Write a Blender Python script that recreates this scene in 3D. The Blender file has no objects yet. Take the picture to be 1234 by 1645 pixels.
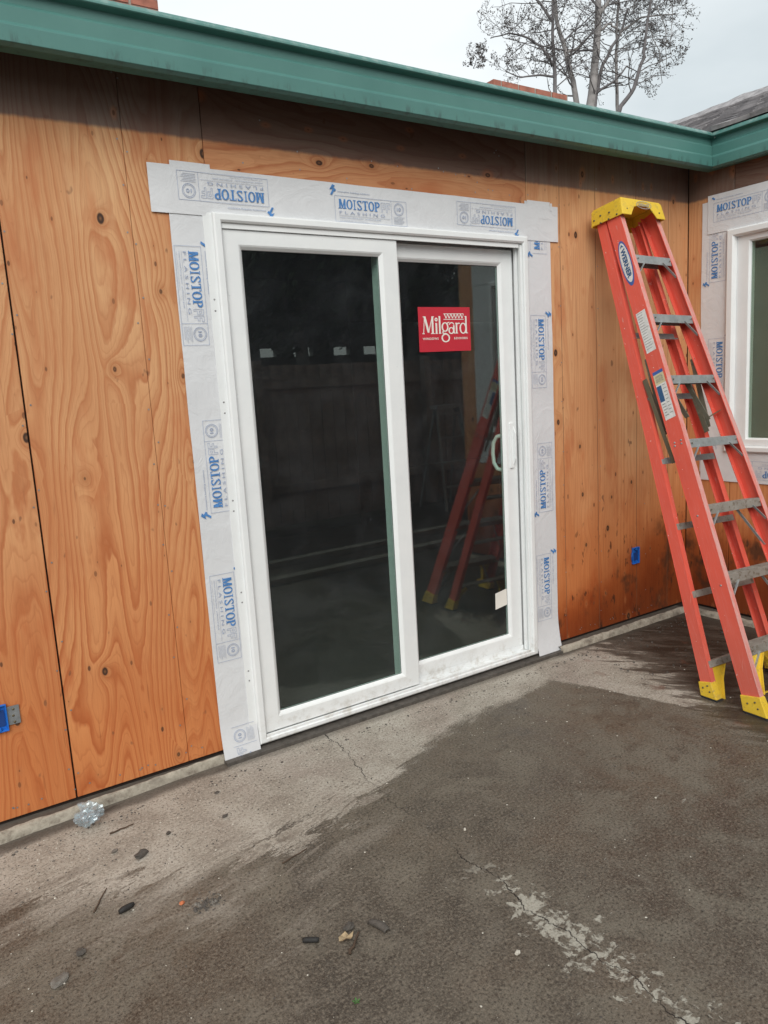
import bpy, math, random
from mathutils import Vector, Matrix, noise as mnoise
random.seed(7)
S = bpy.context.scene
COL = S.collection
# ---------------------------------------------------------------- camera
CF, CYAW, CPITCH, CROLL = 1213.82, 0.573982, -0.1644103, -0.0584511
CPOS = Vector((-1.0804, -2.70075, 1.41355))
def cam_axes():
    cy, sy, cp, sp = math.cos(CYAW), math.sin(CYAW), math.cos(CPITCH), math.sin(CPITCH)
    f = Vector((sy*cp, cy*cp, sp)); r = Vector((cy, -sy, 0)); u = r.cross(f)
    c, s = math.cos(CROLL), math.sin(CROLL)
    return c*r + s*u, -s*r + c*u, f
_r, _u, _f = cam_axes()
cam = bpy.data.cameras.new('camera'); camo = bpy.data.objects.new('camera', cam); COL.objects.link(camo)
camo.matrix_world = Matrix(((_r.x, _u.x, -_f.x, CPOS.x), (_r.y, _u.y, -_f.y, CPOS.y), (_r.z, _u.z, -_f.z, CPOS.z), (0, 0, 0, 1)))
cam.sensor_fit = 'VERTICAL'; cam.sensor_height = 36.0; cam.sensor_width = 27.0
cam.lens = CF/1645*36.0; cam.clip_start = 0.05; cam.clip_end = 2000
S.camera = camo
# ---------------------------------------------------------------- sky, sun, exposure
SUN_EL, SUN_AZ = math.radians(37), math.radians(-34)      # azimuth measured from -y towards -x (negative: towards -x)
world = bpy.data.worlds.new('World'); S.world = world; world.use_nodes = True
wn, wl = world.node_tree.nodes, world.node_tree.links; wn.clear()
sky = wn.new('ShaderNodeTexSky'); sky.sky_type = 'NISHITA'; sky.sun_disc = False
sky.sun_elevation = SUN_EL; sky.sun_rotation = math.radians(180) - SUN_AZ*-1
sky.dust_density = 4.0; sky.air_density = 1.0
tc = wn.new('ShaderNodeTexCoord'); mp = wn.new('ShaderNodeMapping'); mp.inputs['Scale'].default_value = (1.0, 1.0, 2.6)
nz = wn.new('ShaderNodeTexNoise'); nz.inputs['Scale'].default_value = 1.6; nz.inputs['Detail'].default_value = 5; nz.inputs['Roughness'].default_value = 0.5
rp = wn.new('ShaderNodeValToRGB'); rp.color_ramp.elements[0].position = 0.36; rp.color_ramp.elements[1].position = 0.62
rp.color_ramp.elements[0].color = (0.48, 0.53, 0.55, 1); rp.color_ramp.elements[1].color = (0.69, 0.725, 0.735, 1)
sc = wn.new('ShaderNodeVectorMath'); sc.operation = 'SCALE'; sc.inputs['Scale'].default_value = 10.0
mx = wn.new('ShaderNodeMix'); mx.data_type = 'RGBA'; mx.inputs['Factor'].default_value = 0.93
bg = wn.new('ShaderNodeBackground'); bg.inputs['Strength'].default_value = 0.1
wo = wn.new('ShaderNodeOutputWorld')
wl.new(tc.outputs['Generated'], mp.inputs['Vector']); wl.new(mp.outputs[0], nz.inputs['Vector']); wl.new(nz.outputs['Fac'], rp.inputs[0])
wl.new(rp.outputs[0], sc.inputs[0]); wl.new(sky.outputs[0], mx.inputs['A']); wl.new(sc.outputs[0], mx.inputs['B'])
wl.new(mx.outputs['Result'], bg.inputs['Color']); wl.new(bg.outputs[0], wo.inputs['Surface'])
sun = bpy.data.lights.new('sun', 'SUN'); suno = bpy.data.objects.new('sun', sun); COL.objects.link(suno)
sun.energy = 1.5; sun.angle = math.radians(40); sun.color = (1.0, 0.96, 0.9)
sd = Vector((math.sin(SUN_AZ)*math.cos(SUN_EL), -math.cos(SUN_AZ)*math.cos(SUN_EL), math.sin(SUN_EL)))
suno.rotation_euler = sd.to_track_quat('Z', 'Y').to_euler(); suno.location = (0, -6, 8)
S.view_settings.view_transform = 'Standard'; S.view_settings.look = 'None'
S.view_settings.exposure = 0.58; S.view_settings.gamma = 1.0; S.view_settings.use_curve_mapping = False
S.render.engine = 'CYCLES'
S.cycles.max_bounces = 8; S.cycles.transparent_max_bounces = 16

# ---------------------------------------------------------------- node helpers
class NG:
    def __init__(s, name):
        s.m = bpy.data.materials.new(name); s.m.use_nodes = True; s.t = s.m.node_tree; s.t.nodes.clear()
        s.out = s.t.nodes.new('ShaderNodeOutputMaterial')
    def n(s, t, **k):
        x = s.t.nodes.new(t)
        for a, b in k.items(): setattr(x, a, b)
        return x
    def put(s, sock, v):
        if isinstance(v, bpy.types.NodeSocket): s.t.links.new(v, sock)
        elif v is not None:
            if isinstance(v, (tuple, list)) and len(v) == 3 and len(getattr(sock, 'default_value', v)) == 4: v = (*v, 1)
            sock.default_value = v
    def math(s, op, a, b=None, c=None, clamp=False):
        x = s.n('ShaderNodeMath', operation=op, use_clamp=clamp)
        for i, v in enumerate((a, b, c)):
            if v is not None: s.put(x.inputs[i], v)
        return x.outputs[0]
    def pos(s):
        return s.n('ShaderNodeNewGeometry').outputs['Position']
    def obj(s):
        return s.n('ShaderNodeTexCoord').outputs['Object']
    def sep(s, v):
        x = s.n('ShaderNodeSeparateXYZ'); s.put(x.inputs[0], v); return x.outputs
    def comb(s, a, b, c):
        x = s.n('ShaderNodeCombineXYZ')
        for i, v in enumerate((a, b, c)): s.put(x.inputs[i], v)
        return x.outputs[0]
    def noise(s, v, scale, detail=3, rough=0.5, dist=0.0):
        x = s.n('ShaderNodeTexNoise'); s.put(x.inputs['Vector'], v); x.inputs['Scale'].default_value = scale
        x.inputs['Detail'].default_value = detail; x.inputs['Roughness'].default_value = rough; x.inputs['Distortion'].default_value = dist
        return x.outputs['Fac']
    def vor(s, v, scale, feature='F1', rand=1.0):
        x = s.n('ShaderNodeTexVoronoi', feature=feature); s.put(x.inputs['Vector'], v); x.inputs['Scale'].default_value = scale
        x.inputs['Randomness'].default_value = rand; return x.outputs
    def ramp(s, f, stops, interp='LINEAR'):
        x = s.n('ShaderNodeValToRGB'); s.put(x.inputs[0], f); cr = x.color_ramp; cr.interpolation = interp
        while len(cr.elements) < len(stops): cr.elements.new(0.5)
        for e, (p, c) in zip(cr.elements, stops):
            e.position = p; e.color = (c, c, c, 1) if isinstance(c, (int, float)) else (*c, 1)
        return x.outputs[0]
    def step(s, f, a, b, c=0.0, d=1.0, smooth=True):
        x = s.n('ShaderNodeMapRange', interpolation_type='SMOOTHSTEP' if smooth else 'LINEAR'); x.clamp = True if not smooth else x.clamp
        s.put(x.inputs[0], f); s.put(x.inputs[1], a); s.put(x.inputs[2], b); s.put(x.inputs[3], c); s.put(x.inputs[4], d)
        return x.outputs[0]
    def mix(s, f, a, b, mode='MIX'):
        x = s.n('ShaderNodeMix', data_type='RGBA', blend_type=mode); s.put(x.inputs['Factor'], f); s.put(x.inputs['A'], a); s.put(x.inputs['B'], b)
        return x.outputs['Result']
    def bump(s, h, strength=0.3, dist=0.01):
        x = s.n('ShaderNodeBump'); s.put(x.inputs['Height'], h); x.inputs['Strength'].default_value = strength; x.inputs['Distance'].default_value = dist
        return x.outputs[0]
    def bsdf(s, color, rough=0.6, metal=0.0, normal=None, spec=None, coat=None):
        b = s.n('ShaderNodeBsdfPrincipled'); s.put(b.inputs['Base Color'], color); s.put(b.inputs['Roughness'], rough); s.put(b.inputs['Metallic'], metal)
        if normal is not None: s.put(b.inputs['Normal'], normal)
        if spec is not None: s.put(b.inputs['Specular IOR Level'], spec)
        if coat is not None: s.put(b.inputs['Coat Weight'], coat)
        s.t.links.new(b.outputs[0], s.out.inputs['Surface']); return b

# ---------------------------------------------------------------- materials
M = {}
def simple(name, col, rough=0.6, metal=0.0, var=0.12, scale=8.0, bumps=0.0, spec=None):
    g = NG(name); p = g.obj(); n1 = g.noise(p, scale, 5, 0.6)
    dark = tuple(c*(1-var) for c in col); lite = tuple(min(1, c*(1+var)) for c in col)
    c = g.ramp(n1, [(0.3, dark), (0.7, lite)])
    nm = g.bump(g.noise(p, scale*12, 4, 0.6), bumps, 0.003) if bumps else None
    g.bsdf(c, rough, metal, nm, spec); M[name] = g.m; return g.m

def wood(name, axis='x', horizontal=False, figure=1.0, seed=0.0, wet=True, straight=False):
    g = NG(name); x, y, z = g.sep(g.pos())
    h = x if axis == 'x' else y; v = z
    gh, gv = (v, h) if horizontal else (h, v)
    zw = g.n('ShaderNodeValue'); zw.outputs[0].default_value = seed; sd_ = zw.outputs[0]
    # knots
    kv = g.comb(g.math('MULTIPLY', gh, 5.2), g.math('MULTIPLY', gv, 3.0), g.math('ADD', sd_, 0.3))
    vo = g.n('ShaderNodeTexVoronoi', feature='F1'); vo.voronoi_dimensions = '2D'
    kw = g.comb(g.math('ADD', g.math('MULTIPLY', gh, 5.2), seed*1.7), g.math('ADD', g.math('MULTIPLY', gv, 3.4), seed), 0.0)
    g.put(vo.inputs['Vector'], kw); vo.inputs['Scale'].default_value = 1.0
    kd = vo.outputs['Distance']; kr = g.sep(vo.outputs['Color'])[0]
    kr2 = g.sep(vo.outputs['Color'])[1]
    ison = g.step(kr, 0.56, 0.57, 0, 1)
    swirl = g.math('MULTIPLY', g.math('POWER', 2.718, g.math('MULTIPLY', kd, -9.0)), g.math('MULTIPLY', ison, 0.11 if not straight else 0.05))
    # contour figure
    sx = 3.7 if not straight else 3.8
    sy = 0.44 if not straight else 0.08
    base = g.comb(g.math('MULTIPLY', gh, sx), g.math('MULTIPLY', gv, sy), sd_)
    f1 = g.noise(base, 1.0, 1.5, 0.45, 0.25)
    jit = g.noise(g.comb(g.math('MULTIPLY', gh, 14.0), g.math('MULTIPLY', gv, 5.0), sd_), 1.0, 3, 0.6)
    fld = g.math('ADD', g.math('ADD', f1, swirl), g.math('MULTIPLY', jit, 0.030 if not straight else 0.012))
    rings = 29.0 if not straight else 34.0
    fr = g.math('FRACT', g.math('MULTIPLY', fld, rings))
    fr2 = g.math('FRACT', g.math('MULTIPLY', fld, rings*3.1))
    band = g.ramp(fr, [(0.0, 0.0), (0.45, 0.08), (0.78, 0.75), (0.90, 1.0), (0.96, 0.4), (1.0, 0.0)])
    band2 = g.ramp(fr2, [(0.0, 0.0), (0.7, 0.2), (0.9, 1.0), (1.0, 0.0)])
    fine = g.noise(g.comb(g.math('MULTIPLY', gh, 220.0), g.math('MULTIPLY', gv, 5.0), sd_), 1.0, 3, 0.6)
    blot = g.noise(g.comb(g.math('MULTIPLY', gh, 2.6), g.math('MULTIPLY', gv, 1.3), g.math('ADD', sd_, 4.0)), 1.0, 4, 0.55)
    red = g.noise(g.comb(g.math('MULTIPLY', gh, 9.0), g.math('MULTIPLY', gv, 2.4), g.math('ADD', sd_, 9.0)), 1.0, 4, 0.6)
    light = g.mix(g.step(blot, 0.32, 0.68), (0.610, 0.305, 0.142), (0.700, 0.400, 0.200))
    col = g.mix(g.math('MULTIPLY', g.math('MULTIPLY', band, g.step(blot, 0.25, 0.7, 0.55, 1.0)), (0.85 if not straight else 0.5)*figure), light, (0.43, 0.135, 0.046))
    col = g.mix(g.math('MULTIPLY', band2, 0.34*figure), col, (0.40, 0.145, 0.058))
    col = g.mix(g.step(red, 0.52, 0.70, 0, 0.62), col, (0.50, 0.175, 0.070))
    wsh = g.noise(g.comb(g.math('MULTIPLY', gh, 5.0), g.math('MULTIPLY', gv, 1.1), g.math('ADD', sd_, 19.0)), 1.0, 5, 0.65)
    col = g.mix(g.step(wsh, 0.54, 0.70, 0, 0.45), col, (0.74, 0.47, 0.25))
    dst = g.noise(g.comb(g.math('MULTIPLY', gh, 46.0), g.math('MULTIPLY', gv, 1.6), g.math('ADD', sd_, 29.0)), 1.0, 4, 0.7)
    col = g.mix(g.step(dst, 0.64, 0.72, 0, 0.45), col, (0.27, 0.095, 0.04))
    col = g.mix(g.step(fine, 0.35, 0.75, 0, 0.22), col, (0.36, 0.15, 0.065))
    # weathering: the lower boards are rain-wet, richer orange; patches by noise
    if wet:
        wn_ = g.noise(g.comb(g.math('MULTIPLY', h, 1.6), g.math('MULTIPLY', z, 1.1), g.math('ADD', sd_, 2.0)), 1.0, 4, 0.6)
        wz = g.math('ADD', z, g.math('MULTIPLY', g.math('SUBTRACT', wn_, 0.5), 1.1))
        damp = g.step(wz, 0.15, 1.75, 1.0, 0.0)
        col = g.mix(g.math('MULTIPLY', damp, 0.85), col, g.mix(1.0, col, (0.94, 0.60, 0.38), 'MULTIPLY'))
        if straight:
            wn2 = g.noise(g.comb(g.math('MULTIPLY', h, 3.2), g.math('MULTIPLY', z, 2.5), 7.7), 1.0, 4, 0.6)
            side = g.step(h, 1.5, 2.7, 0.0, 0.33) if axis == 'x' else 0.30
            soak = g.step(g.math('SUBTRACT', g.math('ADD', z, g.math('MULTIPLY', wn2, 0.30)), side), 0.24, 0.50, 1.0, 0.0)
            col = g.mix(g.math('MULTIPLY', soak, 0.9), col, g.mix(1.0, col, (0.62, 0.40, 0.27), 'MULTIPLY'))
            soak2 = g.step(g.math('SUBTRACT', g.math('ADD', z, g.math('MULTIPLY', wn2, 0.34)), g.math('MULTIPLY', side, 0.75)), 0.10, 0.42, 1.0, 0.0)
            col = g.mix(g.math('MULTIPLY', soak2, 0.75), col, g.mix(1.0, col, (0.42, 0.30, 0.26), 'MULTIPLY'))
            drip = g.noise(g.comb(g.math('MULTIPLY', h, 24.0), g.math('MULTIPLY', z, 9.0), 12.3), 1.0, 3, 0.6)
            col = g.mix(g.math('MULTIPLY', g.math('MULTIPLY', g.step(drip, 0.61, 0.68), g.step(z, 0.75, 0.45)), 0.85), col, (0.060, 0.022, 0.012))
            mold = g.noise(g.comb(g.math('MULTIPLY', h, 6.0), g.math('MULTIPLY', z, 4.0), 3.1), 1.0, 4, 0.65)
            col = g.mix(g.math('MULTIPLY', g.math('MULTIPLY', g.step(mold, 0.50, 0.66), soak), 0.80), col, (0.055, 0.028, 0.016))
    # above a level, slightly ragged edge the boards turn dark grey-brown
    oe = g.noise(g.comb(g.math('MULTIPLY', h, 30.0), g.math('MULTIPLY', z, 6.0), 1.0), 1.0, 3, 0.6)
    upper_band = g.step(g.math('ADD', z, g.math('MULTIPLY', g.math('SUBTRACT', oe, 0.5), 0.012)), 2.299, 2.315)
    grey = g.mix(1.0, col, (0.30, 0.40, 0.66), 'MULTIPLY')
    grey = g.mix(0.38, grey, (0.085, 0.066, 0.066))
    col = g.mix(g.math('MULTIPLY', upper_band, 0.93), col, grey)
    # dirt specks, rubbed grime
    sp = g.noise(g.comb(g.math('MULTIPLY', h, 26.0), g.math('MULTIPLY', z, 15.0), g.math('ADD', sd_, 1.0)), 1.0, 2, 0.5)
    col = g.mix(g.step(sp, 0.70, 0.76, 0, 0.6), col, (0.13, 0.06, 0.035))
    # knots themselves
    rad = g.math('MULTIPLY_ADD', kr2, 0.046, 0.016)
    kn = g.math('SUBTRACT', rad, g.math('ADD', kd, g.math('MULTIPLY', g.math('SUBTRACT', jit, 0.5), 0.05)))
    km = g.math('MULTIPLY', g.step(kn, -0.012, 0.012), ison)
    halo = g.math('MULTIPLY', g.step(kd, 0.05, 0.17, 0.45, 0.0), ison)
    col = g.mix(halo, col, (0.42, 0.16, 0.06))
    kcol = g.mix(g.step(kd, 0.0, 0.035), (0.20, 0.09, 0.04), (0.055, 0.028, 0.018))
    col = g.mix(km, col, kcol)
    v2 = g.n('ShaderNodeTexVoronoi', feature='F1'); v2.voronoi_dimensions = '2D'; v2.inputs['Scale'].default_value = 1.0
    g.put(v2.inputs['Vector'], g.comb(g.math('ADD', g.math('MULTIPLY', gh, 13.0), seed*2.3), g.math('ADD', g.math('MULTIPLY', gv, 6.5), seed*0.7), 0.0))
    k2 = v2.outputs['Distance']; k2r, k2g, k2b = g.sep(v2.outputs['Color'])
    r2 = g.math('MULTIPLY_ADD', k2g, 0.055, 0.015)
    pin = g.math('MULTIPLY', g.step(g.math('SUBTRACT', g.math('ADD', r2, g.math('MULTIPLY', g.math('SUBTRACT', jit, 0.5), 0.06)), k2), -0.012, 0.014), g.step(k2r, 0.70 if not straight else 0.62, 0.72 if not straight else 0.64))
    col = g.mix(g.math('MULTIPLY', g.step(k2, 0.06, 0.20, 0.35, 0.0), g.step(k2r, 0.70, 0.72)), col, (0.46, 0.17, 0.065))
    col = g.mix(g.math('MULTIPLY', pin, g.math('MULTIPLY_ADD', k2b, 0.5, 0.4)), col, (0.10, 0.042, 0.022))
    if horizontal: col = g.mix(1.0, col, (0.90, 0.78, 0.74), 'MULTIPLY')
    hgt = g.math('SUBTRACT', g.math('MULTIPLY', fine, 0.4), g.math('MULTIPLY', band, 0.5))
    rgh = g.step(z, 0.2, 1.6, 0.52, 0.72) if wet else 0.7
    g.bsdf(col, rgh, 0, g.bump(hgt, 0.22, 0.0015), 0.35)
    M[name] = g.m; return g.m

def make_concrete():
    g = NG('concrete_slab'); P = g.pos(); x, y, z = g.sep(P)
    big = g.noise(P, 1.1, 5, 0.55); mid = g.noise(P, 5.0, 6, 0.62, 0.4); fin = g.noise(P, 60, 4, 0.65); gr = g.noise(P, 240, 3, 0.7)
    # boundary between the pale dry margin and the damp dark slab
    fc = g.n('ShaderNodeFloatCurve'); cu = fc.mapping.curves[0]
    X0, X1 = -2.0, 3.0
    pts = [(-2.0, -0.34), (-1.0, -0.40), (-0.75, -0.52), (-0.45, -0.66), (-0.2, -0.66), (0.1, -0.60), (0.31, -0.53), (0.55, -0.41), (0.775, -0.335), (1.1, -0.30), (1.38, -0.27), (1.47, -0.45), (1.62, -0.93), (1.75, -1.0), (3.0, -1.05)]
    while len(cu.points) < len(pts): cu.points.new(0.5, 0.5)
    for q, (a, b) in zip(cu.points, pts): q.location = ((a-X0)/(X1-X0), -b/1.2); q.handle_type = 'VECTOR'
    fc.mapping.update()
    g.put(fc.inputs['Value'], g.math('DIVIDE', g.math('SUBTRACT', x, X0), X1-X0, clamp=True))
    yb = g.math('MULTIPLY', fc.outputs[0], -1.2)
    # direction of the broom/scrape streaks
    ca, sa = math.cos(0.25), math.sin(0.25)
    sx_ = g.math('ADD', g.math('MULTIPLY', x, ca), g.math('MULTIPLY', y, sa)); sy_ = g.math('SUBTRACT', g.math('MULTIPLY', y, ca), g.math('MULTIPLY', x, sa))
    streak = g.noise(g.comb(g.math('MULTIPLY', sx_, 4.0), g.math('MULTIPLY', sy_, 15.0), 0.0), 1.0, 8, 0.74, 0.5)
    streak2 = g.noise(g.comb(g.math('MULTIPLY', sx_, 1.6), g.math('MULTIPLY', sy_, 7.0), 3.0), 1.0, 4, 0.6)
    dd = g.math('SUBTRACT', y, yb)
    leftw = g.step(x, -0.1, 0.6, 1.0, 0.16)            # ragged at the left, crisp in front of the door
    wob = g.math('ADD', g.math('MULTIPLY', g.math('SUBTRACT', mid, 0.5), 0.10), g.math('MULTIPLY', g.math('MULTIPLY', g.math('SUBTRACT', streak, 0.5), 1.1), leftw))
    dd2 = g.math('ADD', g.math('ADD', dd, wob), g.math('MULTIPLY', g.math('SUBTRACT', fin, 0.5), 0.05))
    lm = g.step(g.math('ADD', dd2, g.math('MULTIPLY', g.math('SUBTRACT', gr, 0.5), 0.12)), -0.020, 0.028)
    # second faint ragged pale patches further out at the left
    far = g.math('MULTIPLY', g.step(g.math('ADD', g.math('MULTIPLY', dd, 0.45), g.math('SUBTRACT', g.math('MULTIPLY', streak, 0.6), 0.32)), -0.19, -0.02), g.step(x, -0.15, 0.25, 0.85, 0.0))
    far = g.math('MULTIPLY', far, g.step(streak2, 0.42, 0.6))
    lm = g.math('MAXIMUM', lm, g.math('MULTIPLY', far, 0.8))
    big2 = g.noise(P, 3.4, 6, 0.66, 0.6); blo = g.noise(P, 10.0, 5, 0.66, 0.3)
    damp = g.ramp(big, [(0.32, (0.074, 0.060, 0.047)), (0.5, (0.108, 0.089, 0.068)), (0.68, (0.150, 0.126, 0.094))])
    damp = g.mix(g.step(big2, 0.46, 0.66, 0, 0.80), damp, (0.178, 0.156, 0.122))
    damp = g.mix(g.step(big2, 0.47, 0.30, 0, 0.75), damp, (0.052, 0.042, 0.034))
    damp = g.mix(g.step(blo, 0.52, 0.66, 0, 0.60), damp, (0.165, 0.142, 0.114))
    damp = g.mix(g.step(blo, 0.47, 0.32, 0, 0.60), damp, (0.050, 0.039, 0.030))
    brown = g.step(g.noise(P, 2.3, 4, 0.6), 0.5, 0.72, 0, 0.45)
    damp = g.mix(brown, damp, (0.118, 0.080, 0.055))
    damp = g.mix(g.step(fin, 0.38, 0.66, 0, 0.32), damp, (0.155, 0.135, 0.11))
    g2 = g.noise(P, 115, 3, 0.65)
    damp = g.mix(g.step(g2, 0.52, 0.64, 0, 0.70), damp, (0.215, 0.182, 0.142))
    damp = g.mix(g.step(g2, 0.46, 0.36, 0, 0.75), damp, (0.036, 0.028, 0.021))
    damp = g.mix(g.step(gr, 0.54, 0.66, 0, 0.6), damp, (0.205, 0.175, 0.14))
    damp = g.mix(g.step(gr, 0.46, 0.34, 0, 0.65), damp, (0.040, 0.032, 0.025))
    dry = g.ramp(mid, [(0.30, (0.240, 0.205, 0.168)), (0.5, (0.370, 0.335, 0.283)), (0.70, (0.470, 0.435, 0.378))])
    dry = g.mix(g.step(g.noise(P, 1.9, 3, 0.6), 0.48, 0.7, 0, 0.5), dry, (0.31, 0.25, 0.215))
    dry = g.mix(g.step(g2, 0.53, 0.66, 0, 0.6), dry, (0.54, 0.50, 0.43))
    dry = g.mix(g.step(g2, 0.46, 0.35, 0, 0.7), dry, (0.11, 0.09, 0.07))
    dry = g.mix(g.step(gr, 0.53, 0.68, 0, 0.6), dry, (0.46, 0.42, 0.36))
    dry = g.mix(g.step(gr, 0.46, 0.34, 0, 0.6), dry, (0.11, 0.092, 0.073))
    dry = g.mix(g.step(fin, 0.52, 0.68, 0, 0.4), dry, (0.15, 0.125, 0.10))
    col = g.mix(lm, damp, dry)
    # left side: streaky grime inside the pale band
    gm = g.math('MULTIPLY', g.step(streak, 0.50, 0.64), g.math('MULTIPLY', g.step(x, -0.1, 0.4, 0.8, 0.25), g.step(dd, 0.0, 0.25, 0.9, 0.2)))
    col = g.mix(g.math('MULTIPLY', gm, lm), col, (0.125, 0.10, 0.078))
    # right: dark mud streaks between the ladder and the corner
    ca, sa = math.cos(-0.95), math.sin(-0.95)
    rx = g.math('ADD', g.math('MULTIPLY', x, ca), g.math('MULTIPLY', y, sa)); ry = g.math('SUBTRACT', g.math('MULTIPLY', y, ca), g.math('MULTIPLY', x, sa))
    mud = g.noise(g.comb(g.math('MULTIPLY', rx, 4.5), g.math('MULTIPLY', ry, 17.0), 2.0), 1.0, 6, 0.68, 0.7)
    near = g.step(g.math('ADD', x, g.math('MULTIPLY', y, -0.35)), 1.50, 2.35, -0.16, 0.34)
    mm = g.math('MULTIPLY', g.step(g.math('ADD', mud, near), 0.56, 0.66), g.step(x, 1.40, 1.65))
    col = g.mix(g.math('MULTIPLY', mm, g.step(g.math('ADD', mud, near), 0.5, 0.95, 0.6, 1.0)), col, (0.040, 0.028, 0.020))
    rust = g.math('MULTIPLY', g.step(g.noise(P, 7.0, 3, 0.6), 0.60, 0.70, 0, 0.55), g.step(x, 1.5, 1.7))
    col = g.mix(rust, col, (0.16, 0.075, 0.05))
    # dirt along the foot of the wall
    foot = g.step(g.math('ADD', g.math('ADD', y, g.step(x, -0.95, -0.2, 0.0, -0.035)), g.math('MULTIPLY', g.math('SUBTRACT', mid, 0.5), 0.09)), -0.135, -0.095)
    foot2 = g.step(g.math('ADD', x, g.math('MULTIPLY', g.math('SUBTRACT', mid, 0.5), 0.09)), 2.58, 2.64)
    doorz = g.math('MULTIPLY', g.step(x, -0.17, -0.12), g.step(x, 1.6, 1.7, 1.0, 0.0))
    foot = g.math('MULTIPLY', foot, g.math('SUBTRACT', 1.0, g.math('MULTIPLY', doorz, 0.45)))
    foot = g.math('MAXIMUM', foot, foot2)
    col = g.mix(g.math('MULTIPLY', foot, g.step(streak, 0.3, 0.6, 1.0, 0.75)), col, (0.062, 0.050, 0.040))
    # long crack running away from the wall
    nx = g.noise(g.comb(0.0, g.math('MULTIPLY', y, 4.0), 1.0), 1.0, 8, 0.70)
    cx = g.math('ADD', 0.205, g.math('ADD', g.math('MULTIPLY', g.math('SUBTRACT', nx, 0.5), 0.15), g.step(y, -0.6, -0.1, 0.0, 0.075)))
    dx = g.math('ABSOLUTE', g.math('SUBTRACT', x, cx))
    wcr = g.step(g.noise(g.comb(0.0, g.math('MULTIPLY', y, 9.0), 5.0), 1.0, 2), 0.3, 0.7, 0.0006, 0.0038)
    crack = g.math('MULTIPLY', g.math('SUBTRACT', 1.0, g.step(dx, g.math('MULTIPLY', wcr, 0.5), wcr)), g.step(y, -0.02, -0.06))
    cvis = g.math('MAXIMUM', g.step(y, -0.52, -0.42), g.step(y, -0.93, -1.08)); cbr = g.noise(g.comb(0.0, g.math('MULTIPLY', y, 13.0), 9.0), 1.0, 3)
    crack = g.math('MULTIPLY', crack, g.math('MULTIPLY', g.math('MAXIMUM', cvis, 0.45), g.step(cbr, 0.30, 0.46, 0.25, 0.95)))
    spall = g.math('ADD', g.noise(P, 20, 5, 0.65, 0.5), g.math('MULTIPLY', dx, -1.7))
    along = g.step(y, -1.02, -1.25); along2 = g.noise(g.comb(0.0, g.math('MULTIPLY', y, 3.2), 2.0), 1.0, 2)
    s2 = g.noise(P, 55, 4, 0.7)
    spf = g.math('ADD', g.math('ADD', spall, g.math('MULTIPLY', along2, 0.42)), g.math('ADD', g.math('MULTIPLY', g.math('SUBTRACT', s2, 0.5), 0.22), g.step(y, -1.1, -1.6, -0.02, 0.05)))
    spm = g.math('MULTIPLY', g.step(spf, 0.68, 0.75), along)
    col = g.mix(g.math('MULTIPLY', spm, g.math('MULTIPLY_ADD', g.step(g2, 0.35, 0.6), 0.35, 0.58)), col, (0.42, 0.40, 0.34))
    # stray pale scrapes
    scr = g.noise(g.comb(g.math('MULTIPLY', sx_, 9.0), g.math('MULTIPLY', sy_, 40.0), 6.0), 1.0, 4, 0.6)
    sprs = g.noise(P, 2.1, 2, 0.5)
    sm = g.math('MULTIPLY', g.step(scr, 0.68, 0.74), g.step(sprs, 0.52, 0.62))
    col = g.mix(g.math('MULTIPLY', sm, 0.7), col, (0.34, 0.33, 0.29))
    col = g.mix(crack, col, (0.014, 0.011, 0.009))
    # second short crack in front of the door
    hgt = g.math('ADD', g.math('MULTIPLY', gr, 0.35), g.math('MULTIPLY', fin, 0.45))
    hgt = g.math('ADD', hgt, g.math('MULTIPLY', streak, g.math('MULTIPLY', lm, 0.8)))
    hgt = g.math('SUBTRACT', hgt, g.math('MULTIPLY', crack, 2.5)); hgt = g.math('SUBTRACT', hgt, g.math('MULTIPLY', spm, 0.6))
    rw = g.step(g.math('ADD', g.math('MULTIPLY', big2, 0.6), g.math('MULTIPLY', blo, 0.4)), 0.40, 0.60, 0.34, 0.72)
    rough = g.mix(lm, rw, (0.85,)*3)
    rough = g.mix(g.math('MULTIPLY', mm, 0.8), rough, (0.42,)*3)
    g.bsdf(col, rough, 0, g.bump(hgt, 0.42, 0.006), 0.3); M['concrete_slab'] = g.m

wood('plywood_left', 'x', seed=1.3)
wood('plywood_mid', 'x', seed=5.1)
wood('plywood_header', 'x', horizontal=True, seed=8.2, wet=False, figure=0.8)
wood('plywood_right', 'x', seed=11.7, straight=True, figure=0.8)
wood('plywood_wing', 'y', seed=14.9, straight=True, figure=0.8)
wood('plywood_wing_header', 'y', horizontal=True, seed=17.2, wet=False)
make_concrete()
simple('plywood_edge', (0.16, 0.08, 0.04), 0.8)
def make_gutter():
    g = NG('gutter_green'); P = g.pos(); x, y, z = g.sep(P)
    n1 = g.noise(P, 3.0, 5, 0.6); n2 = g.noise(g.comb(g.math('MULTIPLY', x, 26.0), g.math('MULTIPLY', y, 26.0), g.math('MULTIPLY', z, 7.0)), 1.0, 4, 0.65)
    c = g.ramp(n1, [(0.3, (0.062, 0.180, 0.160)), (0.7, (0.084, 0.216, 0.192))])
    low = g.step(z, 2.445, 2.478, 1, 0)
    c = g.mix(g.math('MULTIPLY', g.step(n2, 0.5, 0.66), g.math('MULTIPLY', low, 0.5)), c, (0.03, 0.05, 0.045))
    hi = g.step(z, 2.588, 2.602)  # sky highlight on the rolled lip, painted as pale flecks
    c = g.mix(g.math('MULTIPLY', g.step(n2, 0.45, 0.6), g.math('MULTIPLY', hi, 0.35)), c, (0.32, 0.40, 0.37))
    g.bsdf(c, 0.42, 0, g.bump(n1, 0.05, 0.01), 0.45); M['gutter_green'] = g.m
make_gutter()
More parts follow.
